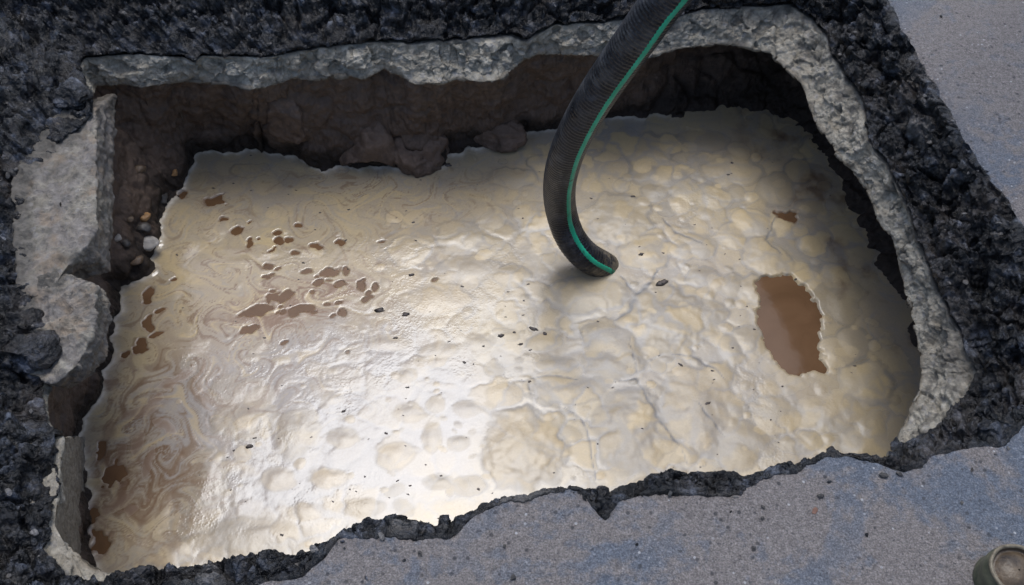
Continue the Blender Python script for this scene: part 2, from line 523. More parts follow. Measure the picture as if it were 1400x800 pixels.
wpb = pb + 0.012 * np.stack([fbm(pb, 30, 3, .6, 5), fbm(pb, 30, 3, .6, 6), fbm(pb, 30, 3, .6, 7)], -1)
_, _, idA = worley(wpb, 21, 11)
_, _, idB = worley(wpb, 52, 12)
db = 0.030 * ridge + 0.014 * lump + 0.013 * np.clip(0.5 - f1, -0.2, 0.5) + 0.005 * (0.5 - f1b) + 0.022 * (idA - 0.5) + 0.014 * (idB - 0.5) + 0.005 * (idb - 0.5)
w1_, w2_, _ = worley(wpb + 0.02 * np.stack([fbm(pb, 12, 2, .5, 15), fbm(pb, 12, 2, .5, 16), fbm(pb, 12, 2, .5, 17)], -1), 15, 24)
db = db * 1.05 - 0.022 * sstep(0.15, 0.0, w2_ - w1_)
disp[isb] = db * (0.25 + 0.75 * env) * wide[isb] - 0.004 * env * wide[isb]
stepn = np.round((frf[isb] + 0.12 * fbm(pb, 14, 3, 0.5, 9)) * 3) / 3 - frf[isb]
z_extra[isb] = -0.035 * stepn * env * wide[isb]
po = q[iso]
disp[iso] = (0.0030 * fbm(po, 7, 3, 0.5, 12) + 0.0016 * fbm(po, 60, 3, 0.6, 13)) * near_road[iso]
# crumbled brink
brink = np.exp(-np.repeat(np.abs(dist_in)[:, None], NA, 1).ravel()[iso] / 0.010)
disp[iso] -= brink * 0.006 * np.clip(0.35 + fbm(po, 30, 4, 0.6, 14), 0, 1)
nz = np.where(nrm[:, 2:3] < 0, -nrm, nrm)
q2 = q + nz * disp[:, None]
q2[:, 2] += z_extra
dustv = np.zeros(len(q))
# dusty pale ledges where the dirt of the road has been trodden down
dustv[isb] = 0.55 * sstep(0.25, 0.6, fbm(pb, 6, 4, 0.6, 20) + 0.25 * nz[isb, 2] - 0.12) * sstep(0.15, -0.1, frf[isb] - 0.5 + 0.5 * fbm(pb, 20, 3, .5, 21))
# pale mineral run down the far face, and trodden dusty spots
def pxy(p):
    d = p - CP
    w = d @ FW
    return 700 + F * d[:, 0] / w, 400 - F * (d @ UP) / w
def run_mask(p, pts, wd):
    P_ = WL(pts)
    best = np.full(len(p), 9.0)
    for a, b in zip(P_[:-1], P_[1:]):
        ab = b - a
        t_ = np.clip(((p - a) @ ab) / (ab @ ab), 0, 1)
        best = np.minimum(best, np.linalg.norm((p - a - t_[:, None] * ab) * np.array((1, 0.5, 0.5)), axis=1))
    return np.exp(-(best / wd) ** 2)
run = run_mask(pb, [(712, -45, -0.01), (718, 0, -0.04), (724, 25, -0.06), (728, 52, -0.08)], 0.006)
dustv[isb] = np.maximum(dustv[isb], 1.6 * run * np.clip(0.5 + 1.2 * fbm(pb, 60, 3, .6, 25), 0, 1))
dustv = np.clip(dustv, 0, 1.0)
faces = grid_faces(m, NA)
ks = (nr - 1) * NA
dirt = np.zeros(nr * NA)
for px, py, rr_, am in ((640, 760, 0.07, .9), (900, 690, 0.06, .8), (1075, 700, 0.07, .9), (1220, 770, 0.07, .7), (430, 790, 0.08, .8), (760, 780, 0.04, .6), (1290, 60, 0.10, .8), (1330, 130, 0.14, .8), (1390, 30, 0.16, .9), (990, 790, 0.06, .7)):
    w_ = W(px, py, 0)
    dirt += am * np.exp(-((q2[:nr * NA, 0] - w_[0]) ** 2 + (q2[:nr * NA, 1] - w_[1]) ** 2) / rr_ ** 2)
road = make_obj('road', q2[:nr * NA], faces[:ks], M_ROAD, attrs={'dirt': np.clip(dirt, 0, 1)}, kind='structure', label='blue-grey asphalt road surface with tan dried mud around the hole')
fb = faces[ks:] - (nr - 1) * NA
make_obj('broken_edge', q2[(nr - 1) * NA:], fb, M_BREAK, parent=road, attrs={'dust': dustv[(nr - 1) * NA:]}, label='black crumbled bitumen edge of the cut road')

# ------------------------------------------------------------------ concrete base course under the asphalt
C_in = A1 + OUT * 0.07 + np.array((0, 0, -0.035))
C_bot = A2 + OUT * 0.05 + np.array((0, 0, -0.028))
C_far = A2 + OUT * 0.5 + np.array((0, 0, -0.020))
Pc = lerp_rings([C_in, A1 + np.array((0, 0, -0.008)), A2, C_bot, C_far], [10, 56, 14, 6])
mc = Pc.shape[0]
qc = Pc.reshape(-1, 3)
t_c = np.concatenate([np.zeros(10), np.linspace(0, 1, 57)[:-1], np.ones(14), np.full(7, 2.0)])
tc = np.repeat(t_c[:, None], NA, 1).ravel()
nc = grid_normals(Pc).reshape(-1, 3)
# normals point to the hole side
inw = -np.repeat(OUT[None], mc, 0).reshape(-1, 3) + np.array((0, 0, 0.7))
nc = np.where((nc * inw).sum(1)[:, None] < 0, -nc, nc)
f1, f2, idc = worley(qc + 0.006 * np.stack([fbm(qc, 50, 2, .5, 5), fbm(qc, 50, 2, .5, 6), fbm(qc, 50, 2, .5, 7)], -1), 48, 4)
segc = np.clip(np.linalg.norm(A1 - A2, axis=1) / 0.07, 0.2, 1.0)
wc = np.repeat(np.concatenate([np.zeros(10), sstep(0.0, 0.12, np.linspace(0, 1, 57)[:-1]), np.ones(21)])[:, None], NA, 1).ravel() * np.repeat(segc[None], mc, 0).ravel() * np.where(tc < 1.5, 1.0, 0.0) * (0.35 + 0.65 * np.sin(np.clip(tc, 0, 1) * math.pi))
_, _, idC = worley(qc + 0.01 * np.stack([fbm(qc, 35, 2, .5, 5), fbm(qc, 35, 2, .5, 6), fbm(qc, 35, 2, .5, 7)], -1), 30, 14)
s1, _, sid = worley(qc, 85, 16)
s2, _, _ = worley(qc, 190, 17)
dc = 0.016 * fbm(qc, 9, 3, 0.5, 31) + 0.010 * fbm(qc, 34, 4, 0.55, 32) - 0.004 + 0.020 * (idC - 0.5) + 0.008 * (idc - 0.5) + 0.008 * np.clip(0.55 - s1, -0.1, 0.6) * (sid > 0.45) + 0.003 * (0.5 - s2)
qc2 = qc + nc * (dc * wc)[:, None]
# smears of bitumen where the concrete meets the asphalt, mud at the underside
tarv = np.clip(sstep(0.10, -0.06, tc + 0.20 * fbm(qc, 16, 4, 0.6, 41)) * 0.9, 0, 1)
tarv = np.maximum(tarv, 0.8 * sstep(0.36, 0.55, fbm(qc, 15, 5, 0.65, 42)))
pxr = CEN[0] + 0.40
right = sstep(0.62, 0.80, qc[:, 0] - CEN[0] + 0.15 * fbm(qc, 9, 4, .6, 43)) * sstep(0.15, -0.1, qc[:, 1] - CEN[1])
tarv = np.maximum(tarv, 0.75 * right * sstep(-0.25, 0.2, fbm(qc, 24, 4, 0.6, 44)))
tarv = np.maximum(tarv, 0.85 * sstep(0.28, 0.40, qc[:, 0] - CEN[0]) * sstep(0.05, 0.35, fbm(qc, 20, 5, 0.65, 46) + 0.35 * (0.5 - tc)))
mudv = np.clip(sstep(0.86, 1.06, tc + 0.16 * fbm(qc, 20, 3, .5, 45)), 0, 1) * 0.55
make_obj('concrete_base', qc2, grid_faces(mc, NA), M_CONC, kind='structure', attrs={'tar': tarv, 'mud': mudv}, label='rough broken grey concrete layer under the asphalt around the hole')

# ------------------------------------------------------------------ soil walls under the concrete
und = 0.5 + 0.5 * np.tanh((A2[:, 0] - CEN[0] - 0.30) / 0.06)        # deep undercut on the right
S0 = A2 + OUT * (0.022 + 0.22 * und)[:, None] + np.array((0, 0, -0.004 )) + np.array((0, 0, -0.02)) * und[:, None]
S1 = 0.5 * (S0 + A4) + OUT * (0.012 + 0.06 * und)[:, None] + np.array((0, 0, -0.04)) * und[:, None]
S3 = A4 - OUT * 0.05 + np.array((0, 0, -0.10))
S4 = CEN + (A4 - CEN) * 0.05 + np.array((0, 0, -0.1)); S4[:, 2] = WATER - 0.14
Ps = lerp_rings([S0, S1, A4, S3, S4], [38, 38, 16, 12])
ms = Ps.shape[0]
qs = Ps.reshape(-1, 3)
ts = np.repeat(np.concatenate([np.linspace(0, 1, 76, endpoint=False), np.linspace(1, 1.4, 16, endpoint=False), np.full(13, 2.0)])[:, None], NA, 1).ravel()
ns_ = grid_normals(Ps).reshape(-1, 3)
ns_ = np.where((ns_ * inw[:1].repeat(len(qs), 0) * 0 + ns_ * (-np.repeat(OUT[None], ms, 0).reshape(-1, 3) + np.array((0, 0, 0.5)))).sum(1)[:, None] < 0, -ns_, ns_)
f1, f2, _ = worley(qs + 0.02 * np.stack([fbm(qs, 18, 3, .5, 5), fbm(qs, 18, 3, .5, 6), fbm(qs, 18, 3, .5, 7)], -1), 13, 6)
g1, g2, _ = worley(qs, 70, 8)
ds = 0.022 * fbm(qs, 7, 4, 0.55, 51) + 0.030 * (np.minimum(f2 - f1, 0.35) - 0.2) + 0.008 * fbm(qs, 40, 4, 0.6, 52) + 0.0045 * (np.minimum(g2 - g1, .5) - .2)
ds *= np.where(ts < 1.5, 1.0, 0.2)
qs2 = qs + ns_ * ds[:, None]
# the slurry has splashed and soaked the soil up to an uneven tide mark all round
wetv = 0.8 * sstep(0.075, 0.03, qs2[:, 2] - WATER + 0.05 * fbm(qs, 9, 4, .55, 55))
make_obj('soil_wall', qs2, grid_faces(ms, NA), M_SOIL, attrs={'wet': wetv}, kind='structure', label='dark wet brown soil sides of the hole')

# ------------------------------------------------------------------ muddy water and the foam floating on it
t = NT('muddy_water')
cw = t.ramp(t.noise(6, 4, 0.6, 1.5), [(0.3, (0.105, 0.058, 0.029)), (0.7, (0.145, 0.082, 0.044))])
M_WATER = t.out(cw, 0.10, t.bump(t.noise(14, 3), 0.002, 0.3), 0.6, 1.34)
nx, ny = 60, 40
gx, gy = np.meshgrid(np.linspace(-1.0, 1.0, nx), np.linspace(0.25, 2.0, ny))
wv = np.stack([gx.ravel(), gy.ravel(), np.full(gx.size, WATER)], -1)
rw = np.hypot(wv[:, 0] - CEN[0], wv[:, 1] - CEN[1])
tw = np.arctan2(wv[:, 1] - CEN[1], wv[:, 0] - CEN[0])
G_ = qs2.reshape(ms, NA, 3)
below = (G_[:, :, 2] < WATER + 0.004)
jx = np.clip(np.argmax(below, axis=0), 1, ms - 1)
cr_a = G_[jx - 1, np.arange(NA)]
cr_b = G_[jx, np.arange(NA)]
fz = np.clip((cr_a[:, 2] - WATER - 0.004) / np.maximum(cr_a[:, 2] - cr_b[:, 2], 1e-6), 0, 1)[:, None]
cr_p = cr_a + (cr_b - cr_a) * fz
th_c = np.arctan2(cr_p[:, 1] - CEN[1], cr_p[:, 0] - CEN[0])
o_ = np.argsort(th_c)
th_s = th_c[o_]
r_w = np.hypot(cr_p[:, 0] - CEN[0], cr_p[:, 1] - CEN[1])[o_]

def shore(p):           # distance to the soil line, positive over the slurry
    th = np.arctan2(p[:, 1] - CEN[1], p[:, 0] - CEN[0])
    r = np.hypot(p[:, 0] - CEN[0], p[:, 1] - CEN[1])
    return np.interp(th, np.concatenate([th_s - 2 * math.pi, th_s, th_s + 2 * math.pi]), np.tile(r_w, 3)) - r

ok = shore(wv) > -0.09
wf = grid_faces(ny, nx, False)
wf = wf[ok[wf].all(1)]
make_obj('muddy_water', wv, wf, M_WATER, kind='structure', label='brown muddy water under the foam')

ST = 0.0027
xs = np.arange(-0.86, 0.96, ST)
ys = np.arange(0.42, 1.80, ST)
gx, gy = np.meshgrid(xs, ys)
fp = np.stack([gx.ravel(), gy.ravel(), np.zeros(gx.size)], -1)
shd = shore(fp)
keep = shd > -0.025
fp_k = fp[keep]
shd = shd[keep]
def sx(px, py):
    p = W(px, py, WATER)
    dep = (p - CP) @ FW
    return p, dep / F, dep / F / math.cos(math.atan2(math.hypot(p[0], p[1]), CAM_Z - WATER))
wobx = fbm(fp_k, 20, 3, 0.55, 61)
woby = fbm(fp_k, 20, 3, 0.55, 62)
wob2x = fbm(fp_k, 58, 2, 0.5, 63)
wob2y = fbm(fp_k, 58, 2, 0.5, 64)
X = fp_k[:, 0]
Y = fp_k[:, 1]

def ell(px, py, rx, ry, rot=0.0, w1=0.25, w2=0.0):
    p, kx, ky = sx(px, py)
    ax, ay = rx * kx, ry * ky
    sz = min(ax, ay)
    reach = max(ax, ay) * 1.9 + 0.01
    idx = np.where((np.abs(X - p[0]) < reach) & (np.abs(Y - p[1]) < reach))[0]
    dx = X[idx] - p[0] + w1 * sz * wobx[idx] + w2 * sz * wob2x[idx]
    dy = Y[idx] - p[1] + w1 * sz * woby[idx] + w2 * sz * wob2y[idx]
    c, s_ = math.cos(R(rot)), math.sin(R(rot))
    u = (dx * c + dy * s_) / ax
    v = (-dx * s_ + dy * c) / ay
    return idx, np.sqrt(u * u + v * v)

lumps = [(627, 325, 35, 24), (671, 297, 22, 17), (560, 345, 30, 22), (700, 378, 27, 16), (800, 405, 60, 25), (845, 300, 46, 36), (875, 342, 30, 18), (935, 343, 21, 14), (915, 440, 60, 48), (830, 462, 38, 22), (835, 498, 44, 22), (715, 615, 62, 55), (862, 590, 52, 58), (955, 560, 50, 62), (780, 535, 48, 20), (692, 540, 27, 18), (1028, 305, 30, 20), (1000, 325, 22, 18), (1045, 352, 38, 24, -25), (976, 272, 26, 17), (1079, 318, 17, 9), (1105, 335, 18, 12), (930, 282, 16, 12), (405, 592, 30, 34), (468, 600, 21, 15), (278, 655, 34, 44), (320, 535, 36, 22), (335, 575, 45, 28), (590, 600, 15, 22), (627, 608, 15, 11), (540, 625, 28, 20, 20), (556, 515, 16, 10), (495, 695, 36, 14), (240, 757, 26, 16), (345, 735, 90, 26), (350, 303, 23, 12), (500, 290, 14, 10), (540, 297, 14, 9), (360, 346, 22, 12), (300, 305, 20, 26), (262, 472, 28, 16), (985, 515, 24, 18), (1165, 470, 24, 22), (1185, 525, 40, 28), (1130, 565, 42, 26), (1060, 570, 36, 28), (1025, 610, 30, 14), (900, 240, 40, 18), (1000, 235, 42, 20), (860, 200, 52, 15), (960, 195, 40, 15), (605, 268, 30, 12), (450, 272, 24, 9), (1000, 580, 11, 11), (965, 600, 10, 9), (1013, 590, 9, 13), (640, 370, 45, 20), (600, 410, 45, 22), (530, 470, 30, 12), (745, 300, 40, 25), (700, 245, 35, 14), (630, 240, 30, 11), (745, 225, 25, 12), (560, 565, 24, 14), (640, 560, 22, 12), (455, 545, 16, 9), (345, 490, 12, 6), (385, 493, 14, 6), (600, 480, 28, 12), (655, 470, 22, 12), (745, 470, 26, 12), (760, 500, 30, 10), (960, 380, 24, 14), (975, 430, 16, 20), (1000, 480, 18, 22), (940, 620, 18, 14), (1090, 610, 30, 12), (1190, 590, 24, 24), (1150, 420, 22, 24), (1140, 380, 22, 20), (420, 345, 26, 10), (330, 360, 22, 10), (232, 400, 22, 12), (255, 340, 20, 22), (280, 250, 22, 14), (340, 235, 26, 10), (405, 247, 24, 10), (500, 250, 30, 12), (200, 520, 16, 18), (170, 560, 14, 20), (180, 500, 12, 10), (215, 700, 22, 30), (185, 740, 20, 16), (640, 665, 26, 14), (600, 660, 22, 12), (420, 700, 28, 12), (450, 655, 28, 14), (380, 655, 24, 18)]
H = np.zeros(len(X))
ID = np.zeros(len(X))
EDGE = np.zeros(len(X))
def add_lump(px, py, rx, ry, rot=0.0, hh=None):
    amp_ = 0.72 + 0.28 * ((px * 0.371 + py * 0.113) % 1.0)
    idx, d = ell(px, py, rx, ry, rot, 0.40, 0.05 if min(rx, ry) > 15 else 0.12)
    sz = min(rx, ry)
    hgt = (0.0005 + 0.00006 * sz) * (0.8 if px < 700 else 1.5) if hh is None else hh * (0.18 if px < 760 else 0.3)
    v = hgt * (0.5 + 0.5 * np.cos(math.pi * np.clip(d / 1.15, 0, 1)))
    up = v > H[idx]
    H[idx] = np.maximum(H[idx], v)
    EDGE[idx] = np.maximum(EDGE[idx], sstep(1.12, 0.84, d) * amp_)
    ID[idx[up]] = (px * 0.137 + py * 0.211) % 1.0
for L in lumps:
    add_lump(*L)
rl = random.Random(8)
for k in range(620):        # small bubbles and curds between the big lumps
    px, py = rl.uniform(230, 1230), rl.uniform(180, 760)
    if px < 520 and rl.random() < 0.55:
        continue
    s_ = rl.choice([3, 4, 4, 5, 6, 7, 9, 12])
    add_lump(px, py, s_ * rl.uniform(0.9, 1.7), s_ * rl.uniform(0.7, 1.0), rl.uniform(-40, 40), rl.uniform(0.0010, 0.0030))

for k in range(150):        # froth domes crowding the side away from the slab
    px, py = rl.uniform(840, 1200), rl.uniform(190, 620)
    s_ = rl.choice([4, 5, 6, 8, 8, 11, 14, 19, 25])
    add_lump(px, py, s_ * rl.uniform(1.0, 1.5), s_ * rl.uniform(0.75, 1.0), rl.uniform(-40, 40))
# creases torn open in the foam
def line_dist(pts):
    P_ = np.array([W(x, y, WATER)[:2] for x, y in pts])
    d = np.full(len(X), 9.0)
    tt = np.zeros(len(X))
    xx = X + 0.003 * wob2x + 0.004 * wobx
    yy = Y + 0.003 * wob2y + 0.004 * woby
    for k in range(len(P_) - 1):
        a, b = P_[k], P_[k + 1]
        ab = b - a
        t_ = np.clip(((xx - a[0]) * ab[0] + (yy - a[1]) * ab[1]) / (ab @ ab), 0, 1)
        dd = np.hypot(xx - a[0] - t_ * ab[0], yy - a[1] - t_ * ab[1])
        tt = np.where(dd < d, (k + t_) / (len(P_) - 1), tt)
        d = np.minimum(d, dd)
    return d, tt
crease = np.zeros(len(X))
for pts, wd in (([(772, 558), (795, 572), (803, 590), (808, 625), (817, 668)], 0.0035), ([(848, 522), (870, 520), (884, 545), (905, 580), (928, 612), (938, 634)], 0.0048), ([(858, 462), (866, 490), (872, 515)], 0.003), ([(918, 485), (945, 488), (975, 505), (990, 520)], 0.005), ([(850, 380), (868, 402), (862, 425), (840, 440)], 0.010), ([(868, 405), (885, 392), (900, 370)], 0.008), ([(725, 518), (760, 515), (790, 520)], 0.004), ([(700, 520), (722, 522), (727, 545)], 0.004), ([(905, 300), (925, 320), (960, 335)], 0.006), ([(1060, 300), (1045, 330), (1070, 350)], 0.004), ([(955, 555), (975, 580), (990, 600)], 0.004)):
    d, tt = line_dist(pts)
    ww = 0.55 * wd * (0.25 + 0.9 * np.sin(math.pi * np.clip(tt * 0.92 + 0.06, 0, 1)))
    cr = np.exp(-(d / ww) ** 2)
    crease = np.maximum(crease, cr * np.clip(0.75 + 0.9 * wob2x, 0, 1))

# marbling: coordinates carried along by eddies
qx, qy = X.copy(), Y.copy()
for k in range(14):
    e = 0.004
    pp = np.stack([qx, qy, np.zeros_like(qx)], -1)
    def pot(p):
        return perlin(p * 6.5 + 3.3) + 0.5 * perlin(p * 15 + 9.1)
    dpx = (pot(pp + np.array((e, 0, 0))) - pot(pp - np.array((e, 0, 0)))) / (2 * e)
    dpy = (pot(pp + np.array((0, e, 0))) - pot(pp - np.array((0, e, 0)))) / (2 * e)
    amt = 0.00085
    qx = qx + amt * dpy + 0.0012
    qy = qy - amt * dpx + 0.0006
sw = np.stack([qx, qy * 1.0, np.zeros_like(qx)], -1)
marb = fbm(sw * np.array((0.45, 1.0, 1)), 26, 5, 0.62, 71)
marb2 = fbm(sw * np.array((0.5, 1.0, 1)), 60, 3, 0.6, 72)
# how strongly the slurry streaks (left and far side), in metres on the water
pL = W(330, 420, WATER)
streak = np.clip(1.15 - np.hypot((X - pL[0]) / 0.46, (Y - pL[1]) / 0.38), 0, 1)
pL2 = W(190, 620, WATER)
streak2 = np.clip(1.25 - np.hypot((X - pL2[0]) / 0.17, (Y - pL2[1]) / 0.24), 0, 1)
pL3 = W(520, 265, WATER)
streak3 = np.clip(1.1 - np.hypot((X - pL3[0]) / 0.42, (Y - pL3[1]) / 0.13), 0, 1)
stk = np.maximum(np.maximum(streak, streak2), 0.9 * streak3)

# bare brown water
hole = np.zeros(len(X))
halo = np.zeros(len(X))
ponds = [(292, 274, 15, 8, 25), (250, 267, 7, 6), (305, 302, 6, 4), (325, 318, 10, 7), (341, 332, 5, 6), (380, 320, 8, 4), (382, 330, 9, 4), (396, 328, 6, 4), (408, 309, 7, 3), (466, 332, 6, 6), (434, 338, 10, 5), (403, 347, 9, 4), (369, 364, 8, 5), (452, 372, 16, 6), (420, 370, 8, 3), (473, 372, 5, 8), (464, 388, 9, 4), (436, 386, 6, 3), (203, 405, 8, 12), (203, 445, 10, 10), (212, 458, 10, 3, 35), (219, 426, 10, 3, 20), (191, 475, 9, 9), (172, 484, 6, 5), (152, 524, 8, 7), (492, 391, 9, 8), (512, 393, 4, 6), (502, 410, 7, 6), (470, 426, 6, 6), (195, 562, 26, 7, 25), (224, 582, 14, 6, -15), (188, 608, 7, 13), (203, 632, 5, 18), (154, 648, 18, 17), (140, 616, 8, 15), (165, 622, 6, 13), (160, 688, 30, 8, 40), (126, 707, 8, 15), (178, 698, 8, 9), (135, 742, 15, 22), (380, 405, 22, 7, 20), (350, 425, 26, 6, 25), (410, 425, 20, 6, 20), (240, 520, 22, 6, 30), (1078, 296, 14, 9), (340, 452, 14, 5, 15), (150, 590, 8, 10), (215, 545, 10, 5, 30)]
rp = random.Random(19)
for k in range(46):
    bx_, by_ = rp.gauss(400, 75), rp.gauss(375, 45)
    if rp.random() < 0.4:
        bx_, by_ = rp.gauss(175, 30), rp.gauss(610, 70)
    ponds.append((bx_, by_, rp.uniform(2, 6), rp.uniform(1.0, 2.4), rp.uniform(-10, 45)))
for Q_ in ponds:
    idx, d = ell(*(Q_ + (0.0,) if len(Q_) == 4 else Q_), 0.9, 0.9)
    left_ = Q_[0] < 262 and Q_[1] > 490
    if not left_ or Q_[0] < 160 and Q_[3] > 14:
        hole[idx] = np.maximum(hole[idx], sstep(1.05, 0.52, d))
    halo[idx] = np.maximum(halo[idx], sstep(1.7, 0.6, d) if left_ else sstep(1.35, 0.75, d))
pool = np.array([W(x, y, WATER)[:2] for x, y in [(1031, 388), (1052, 378), (1080, 377), (1105, 400), (1122, 425), (1120, 450), (1116, 475), (1124, 498), (1130, 512), (1106, 507), (1092, 515), (1070, 508), (1056, 490), (1045, 465), (1034, 432), (1040, 408)]])
xx = X + 0.008 * wobx + 0.011 * wob2x
yy = Y + 0.008 * woby + 0.011 * wob2y
ins = np.zeros(len(X), bool)
for k in range(len(pool)):
    a, b = pool[k], pool[(k + 1) % len(pool)]
    c_ = ((a[1] > yy) != (b[1] > yy)) & (xx < (b[0] - a[0]) * (yy - a[1]) / (b[1] - a[1] + 1e-12) + a[0])
    ins ^= c_
dd = np.full(len(X), 9.0)
for k in range(len(pool)):
    a, b = pool[k], pool[(k + 1) % len(pool)]
    ab = b - a
    t_ = np.clip(((xx - a[0]) * ab[0] + (yy - a[1]) * ab[1]) / (ab @ ab), 0, 1)
    dd = np.minimum(dd, np.hypot(xx - a[0] - t_ * ab[0], yy - a[1] - t_ * ab[1]))
sd_ = np.where(ins, dd, -dd)
hole = np.maximum(hole, sstep(-0.005, 0.004, sd_))
# mask rising towards the undercut, for shade painted into the foam colour
la, lb = W(1085, 190, WATER)[:2], W(1232, 480, WATER)[:2]
ln = np.array((-(lb - la)[1], (lb - la)[0]))
ln /= np.linalg.norm(ln)
far_r = sstep(-0.20, 0.02, (X - la[0]) * ln[0] + (Y - la[1]) * ln[1] + 0.03 * wobx) * sstep(-0.06, 0.05, Y - lb[1])
undercut_shade = np.clip(far_r * (1.0 + 0.5 * fbm(fp_k, 12, 4, .55, 67)), 0, 1)

flat = np.clip(stk * 1.2, 0, 1)
# the whole crust is packed curds: pillowed cells with creases of thin scum between them
cp_ = fp_k + 0.028 * np.stack([wobx, woby, 0 * X], -1) + 0.006 * np.stack([wob2x, wob2y, 0 * X], -1)
k1, k2, kid = worley(cp_ * np.array((1, 1, 0)) + np.array((0, 0, 0.31)), 17, 21)
j1, j2, jid = worley(cp_ * np.array((1, 1, 0)) + np.array((0, 0, 0.11)), 44, 22)
cellw = np.clip(0.55 + 1.1 * fbm(fp_k, 4, 3, .5, 85), 0, 1) * (1 - 0.8 * flat)
big_c = sstep(0.0, 0.30, k2 - k1)
sm_c = sstep(0.0, 0.35, j2 - j1)
h = 0.0035 - 0.0023 * flat + H * (1 - 0.35 * flat) + 0.0008 * fbm(fp_k, 9, 2, 0.4, 81) + 0.00012 * fbm(fp_k, 60, 2, 0.5, 82) * (1 - 0.5 * flat)
h += 0.0005 * marb * flat + cellw * (0.0006 * big_c + 0.00015 * sm_c * np.clip(0.3 + fbm(fp_k, 8, 2, .5, 86), 0, 1))
h -= crease * 0.0004
h = np.where(hole > 0.02, h * (1 - hole) - 0.004 * hole, h)
h += 0.0035 * np.exp(-np.abs(shd - 0.002) / 0.006) * np.clip(0.5 + fbm(fp_k, 50, 3, .5, 83), 0, 1) * (1 - sstep(0.3, 0.45, X))     # scum pushed up along the soil

c_lump = np.array((0.450, 0.343, 0.178))
c_lumpp = np.array((0.478, 0.370, 0.215))
c_base = np.array((0.375, 0.300, 0.178))
c_grey = np.array((0.298, 0.244, 0.175))
c_blue = np.array((0.245, 0.230, 0.208))
c_brown = np.array((0.150, 0.088, 0.050))
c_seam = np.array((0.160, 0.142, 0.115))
c_white = np.array((0.66, 0.60, 0.50))
def mx(a, b, f):
    return a + (b - a) * f[:, None]
C = np.repeat(c_base[None], len(X), 0)
C = mx(C, c_grey, np.clip(0.5 + 1.3 * fbm(fp_k, 7, 4, .55, 91), 0, 1) * 0.85)
C = mx(C, c_blue, sstep(0.05, 0.4, fbm(sw, 22, 4, .6, 92)) * 0.55)
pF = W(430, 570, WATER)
sheen_tint = np.clip(1.3 - np.hypot((X - pF[0]) / 0.34, (Y - pF[1]) / 0.22), 0, 1)
C = mx(C, np.array((0.262, 0.246, 0.240)), sstep(0.0, 0.6, sheen_tint + 0.3 * wobx) * 0.8)  # cool grey tint painted into the foam where the sky reflection lies
lc = c_lump[None] + (c_lumpp - c_lump)[None] * ID[:, None]
C = C + (lc - C) * (EDGE * (1 - 0.55 * stk) * np.clip(0.55 + 1.2 * fbm(fp_k, 5.5, 3, .5, 97), 0.25, 1))[:, None]
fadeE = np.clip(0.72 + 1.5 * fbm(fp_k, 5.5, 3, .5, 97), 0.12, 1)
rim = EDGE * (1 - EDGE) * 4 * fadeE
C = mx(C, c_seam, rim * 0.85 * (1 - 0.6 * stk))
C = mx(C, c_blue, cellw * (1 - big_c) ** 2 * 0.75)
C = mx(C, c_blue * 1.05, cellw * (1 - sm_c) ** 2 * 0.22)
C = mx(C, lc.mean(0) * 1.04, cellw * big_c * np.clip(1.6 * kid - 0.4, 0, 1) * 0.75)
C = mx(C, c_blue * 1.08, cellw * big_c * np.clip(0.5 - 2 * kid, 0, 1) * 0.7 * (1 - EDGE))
# streaked slurry
C = mx(C, c_grey * 1.02, stk * sstep(-0.1, 0.35, marb) * 0.85)
C = mx(C, c_lump * 0.98, stk * sstep(-0.05, -0.4, marb) * 0.75)
C = mx(C, c_brown, stk * sstep(0.12, 0.34, marb2 + 0.45 * marb) * 0.75)
pB = W(400, 415, WATER)
bro = np.clip(1.0 - np.hypot((X - pB[0]) / 0.19, (Y - pB[1] - 0.25 * (X - pB[0])) / 0.085), 0, 1)
C = mx(C, c_brown * 1.15, sstep(0.0, 0.55, bro) * sstep(-0.35, 0.25, marb2 + 0.5 * marb) * 0.95)
C = mx(C, c_brown, streak2 * sstep(-0.02, 0.22, marb) * 0.85)
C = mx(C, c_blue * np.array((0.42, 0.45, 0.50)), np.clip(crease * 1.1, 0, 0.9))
C = mx(C, c_brown * 0.8, sstep(0.05, 0.45, fbm(fp_k, 11, 5, .6, 68)) * np.clip(undercut_shade * 1.5, 0, 1) * 0.75)      # patchy brown painted in for the shade by the undercut
C = mx(C, c_white, (1 - sstep(0.25, 0.45, X)) * np.exp(-np.abs(shd - 0.004) / 0.006) * np.clip(0.7 + 1.2 * wobx, 0, 1))
C = mx(C, c_brown, np.clip(halo * (0.85 + 0.9 * marb), 0, 1) * 0.9)
C *= (1 + 0.06 * fbm(fp_k, 5, 3, .5, 95))[:, None]
lumpy = np.clip(EDGE + cellw * big_c * np.clip(1.6 * kid - 0.4, 0, 1), 0, 1)
gl = np.clip(0.12 + 0.12 * sstep(-0.2, 0.1, X) + 0.04 * fbm(fp_k, 12, 3, .5, 96) + 0.13 * lumpy * (1 - 0.5 * stk) + 0.4 * np.clip(hole * 3 + halo, 0, 1), 0.08, 0.6)
vv = fp_k.copy()
vv[:, 2] = WATER + h
gid = -np.ones(len(fp), np.int64)
gid[np.where(keep)[0]] = np.arange(len(fp_k))
ff = grid_faces(len(ys), len(xs), False)
ff = gid[ff]
ff = ff[(ff >= 0).all(1)]
ff = ff[(h[ff] > -0.0012).any(1)]
used = np.zeros(len(vv), bool)
used[ff.ravel()] = True
ren = np.cumsum(used) - 1
make_obj('foam', vv[used], ren[ff].astype(np.int32), M_FOAM, kind='stuff', attrs={'gloss': gl[used]}, colors={'foam_colour': C[used]}, label='cream coloured lumpy foam and scum floating on the muddy water', category='foam')

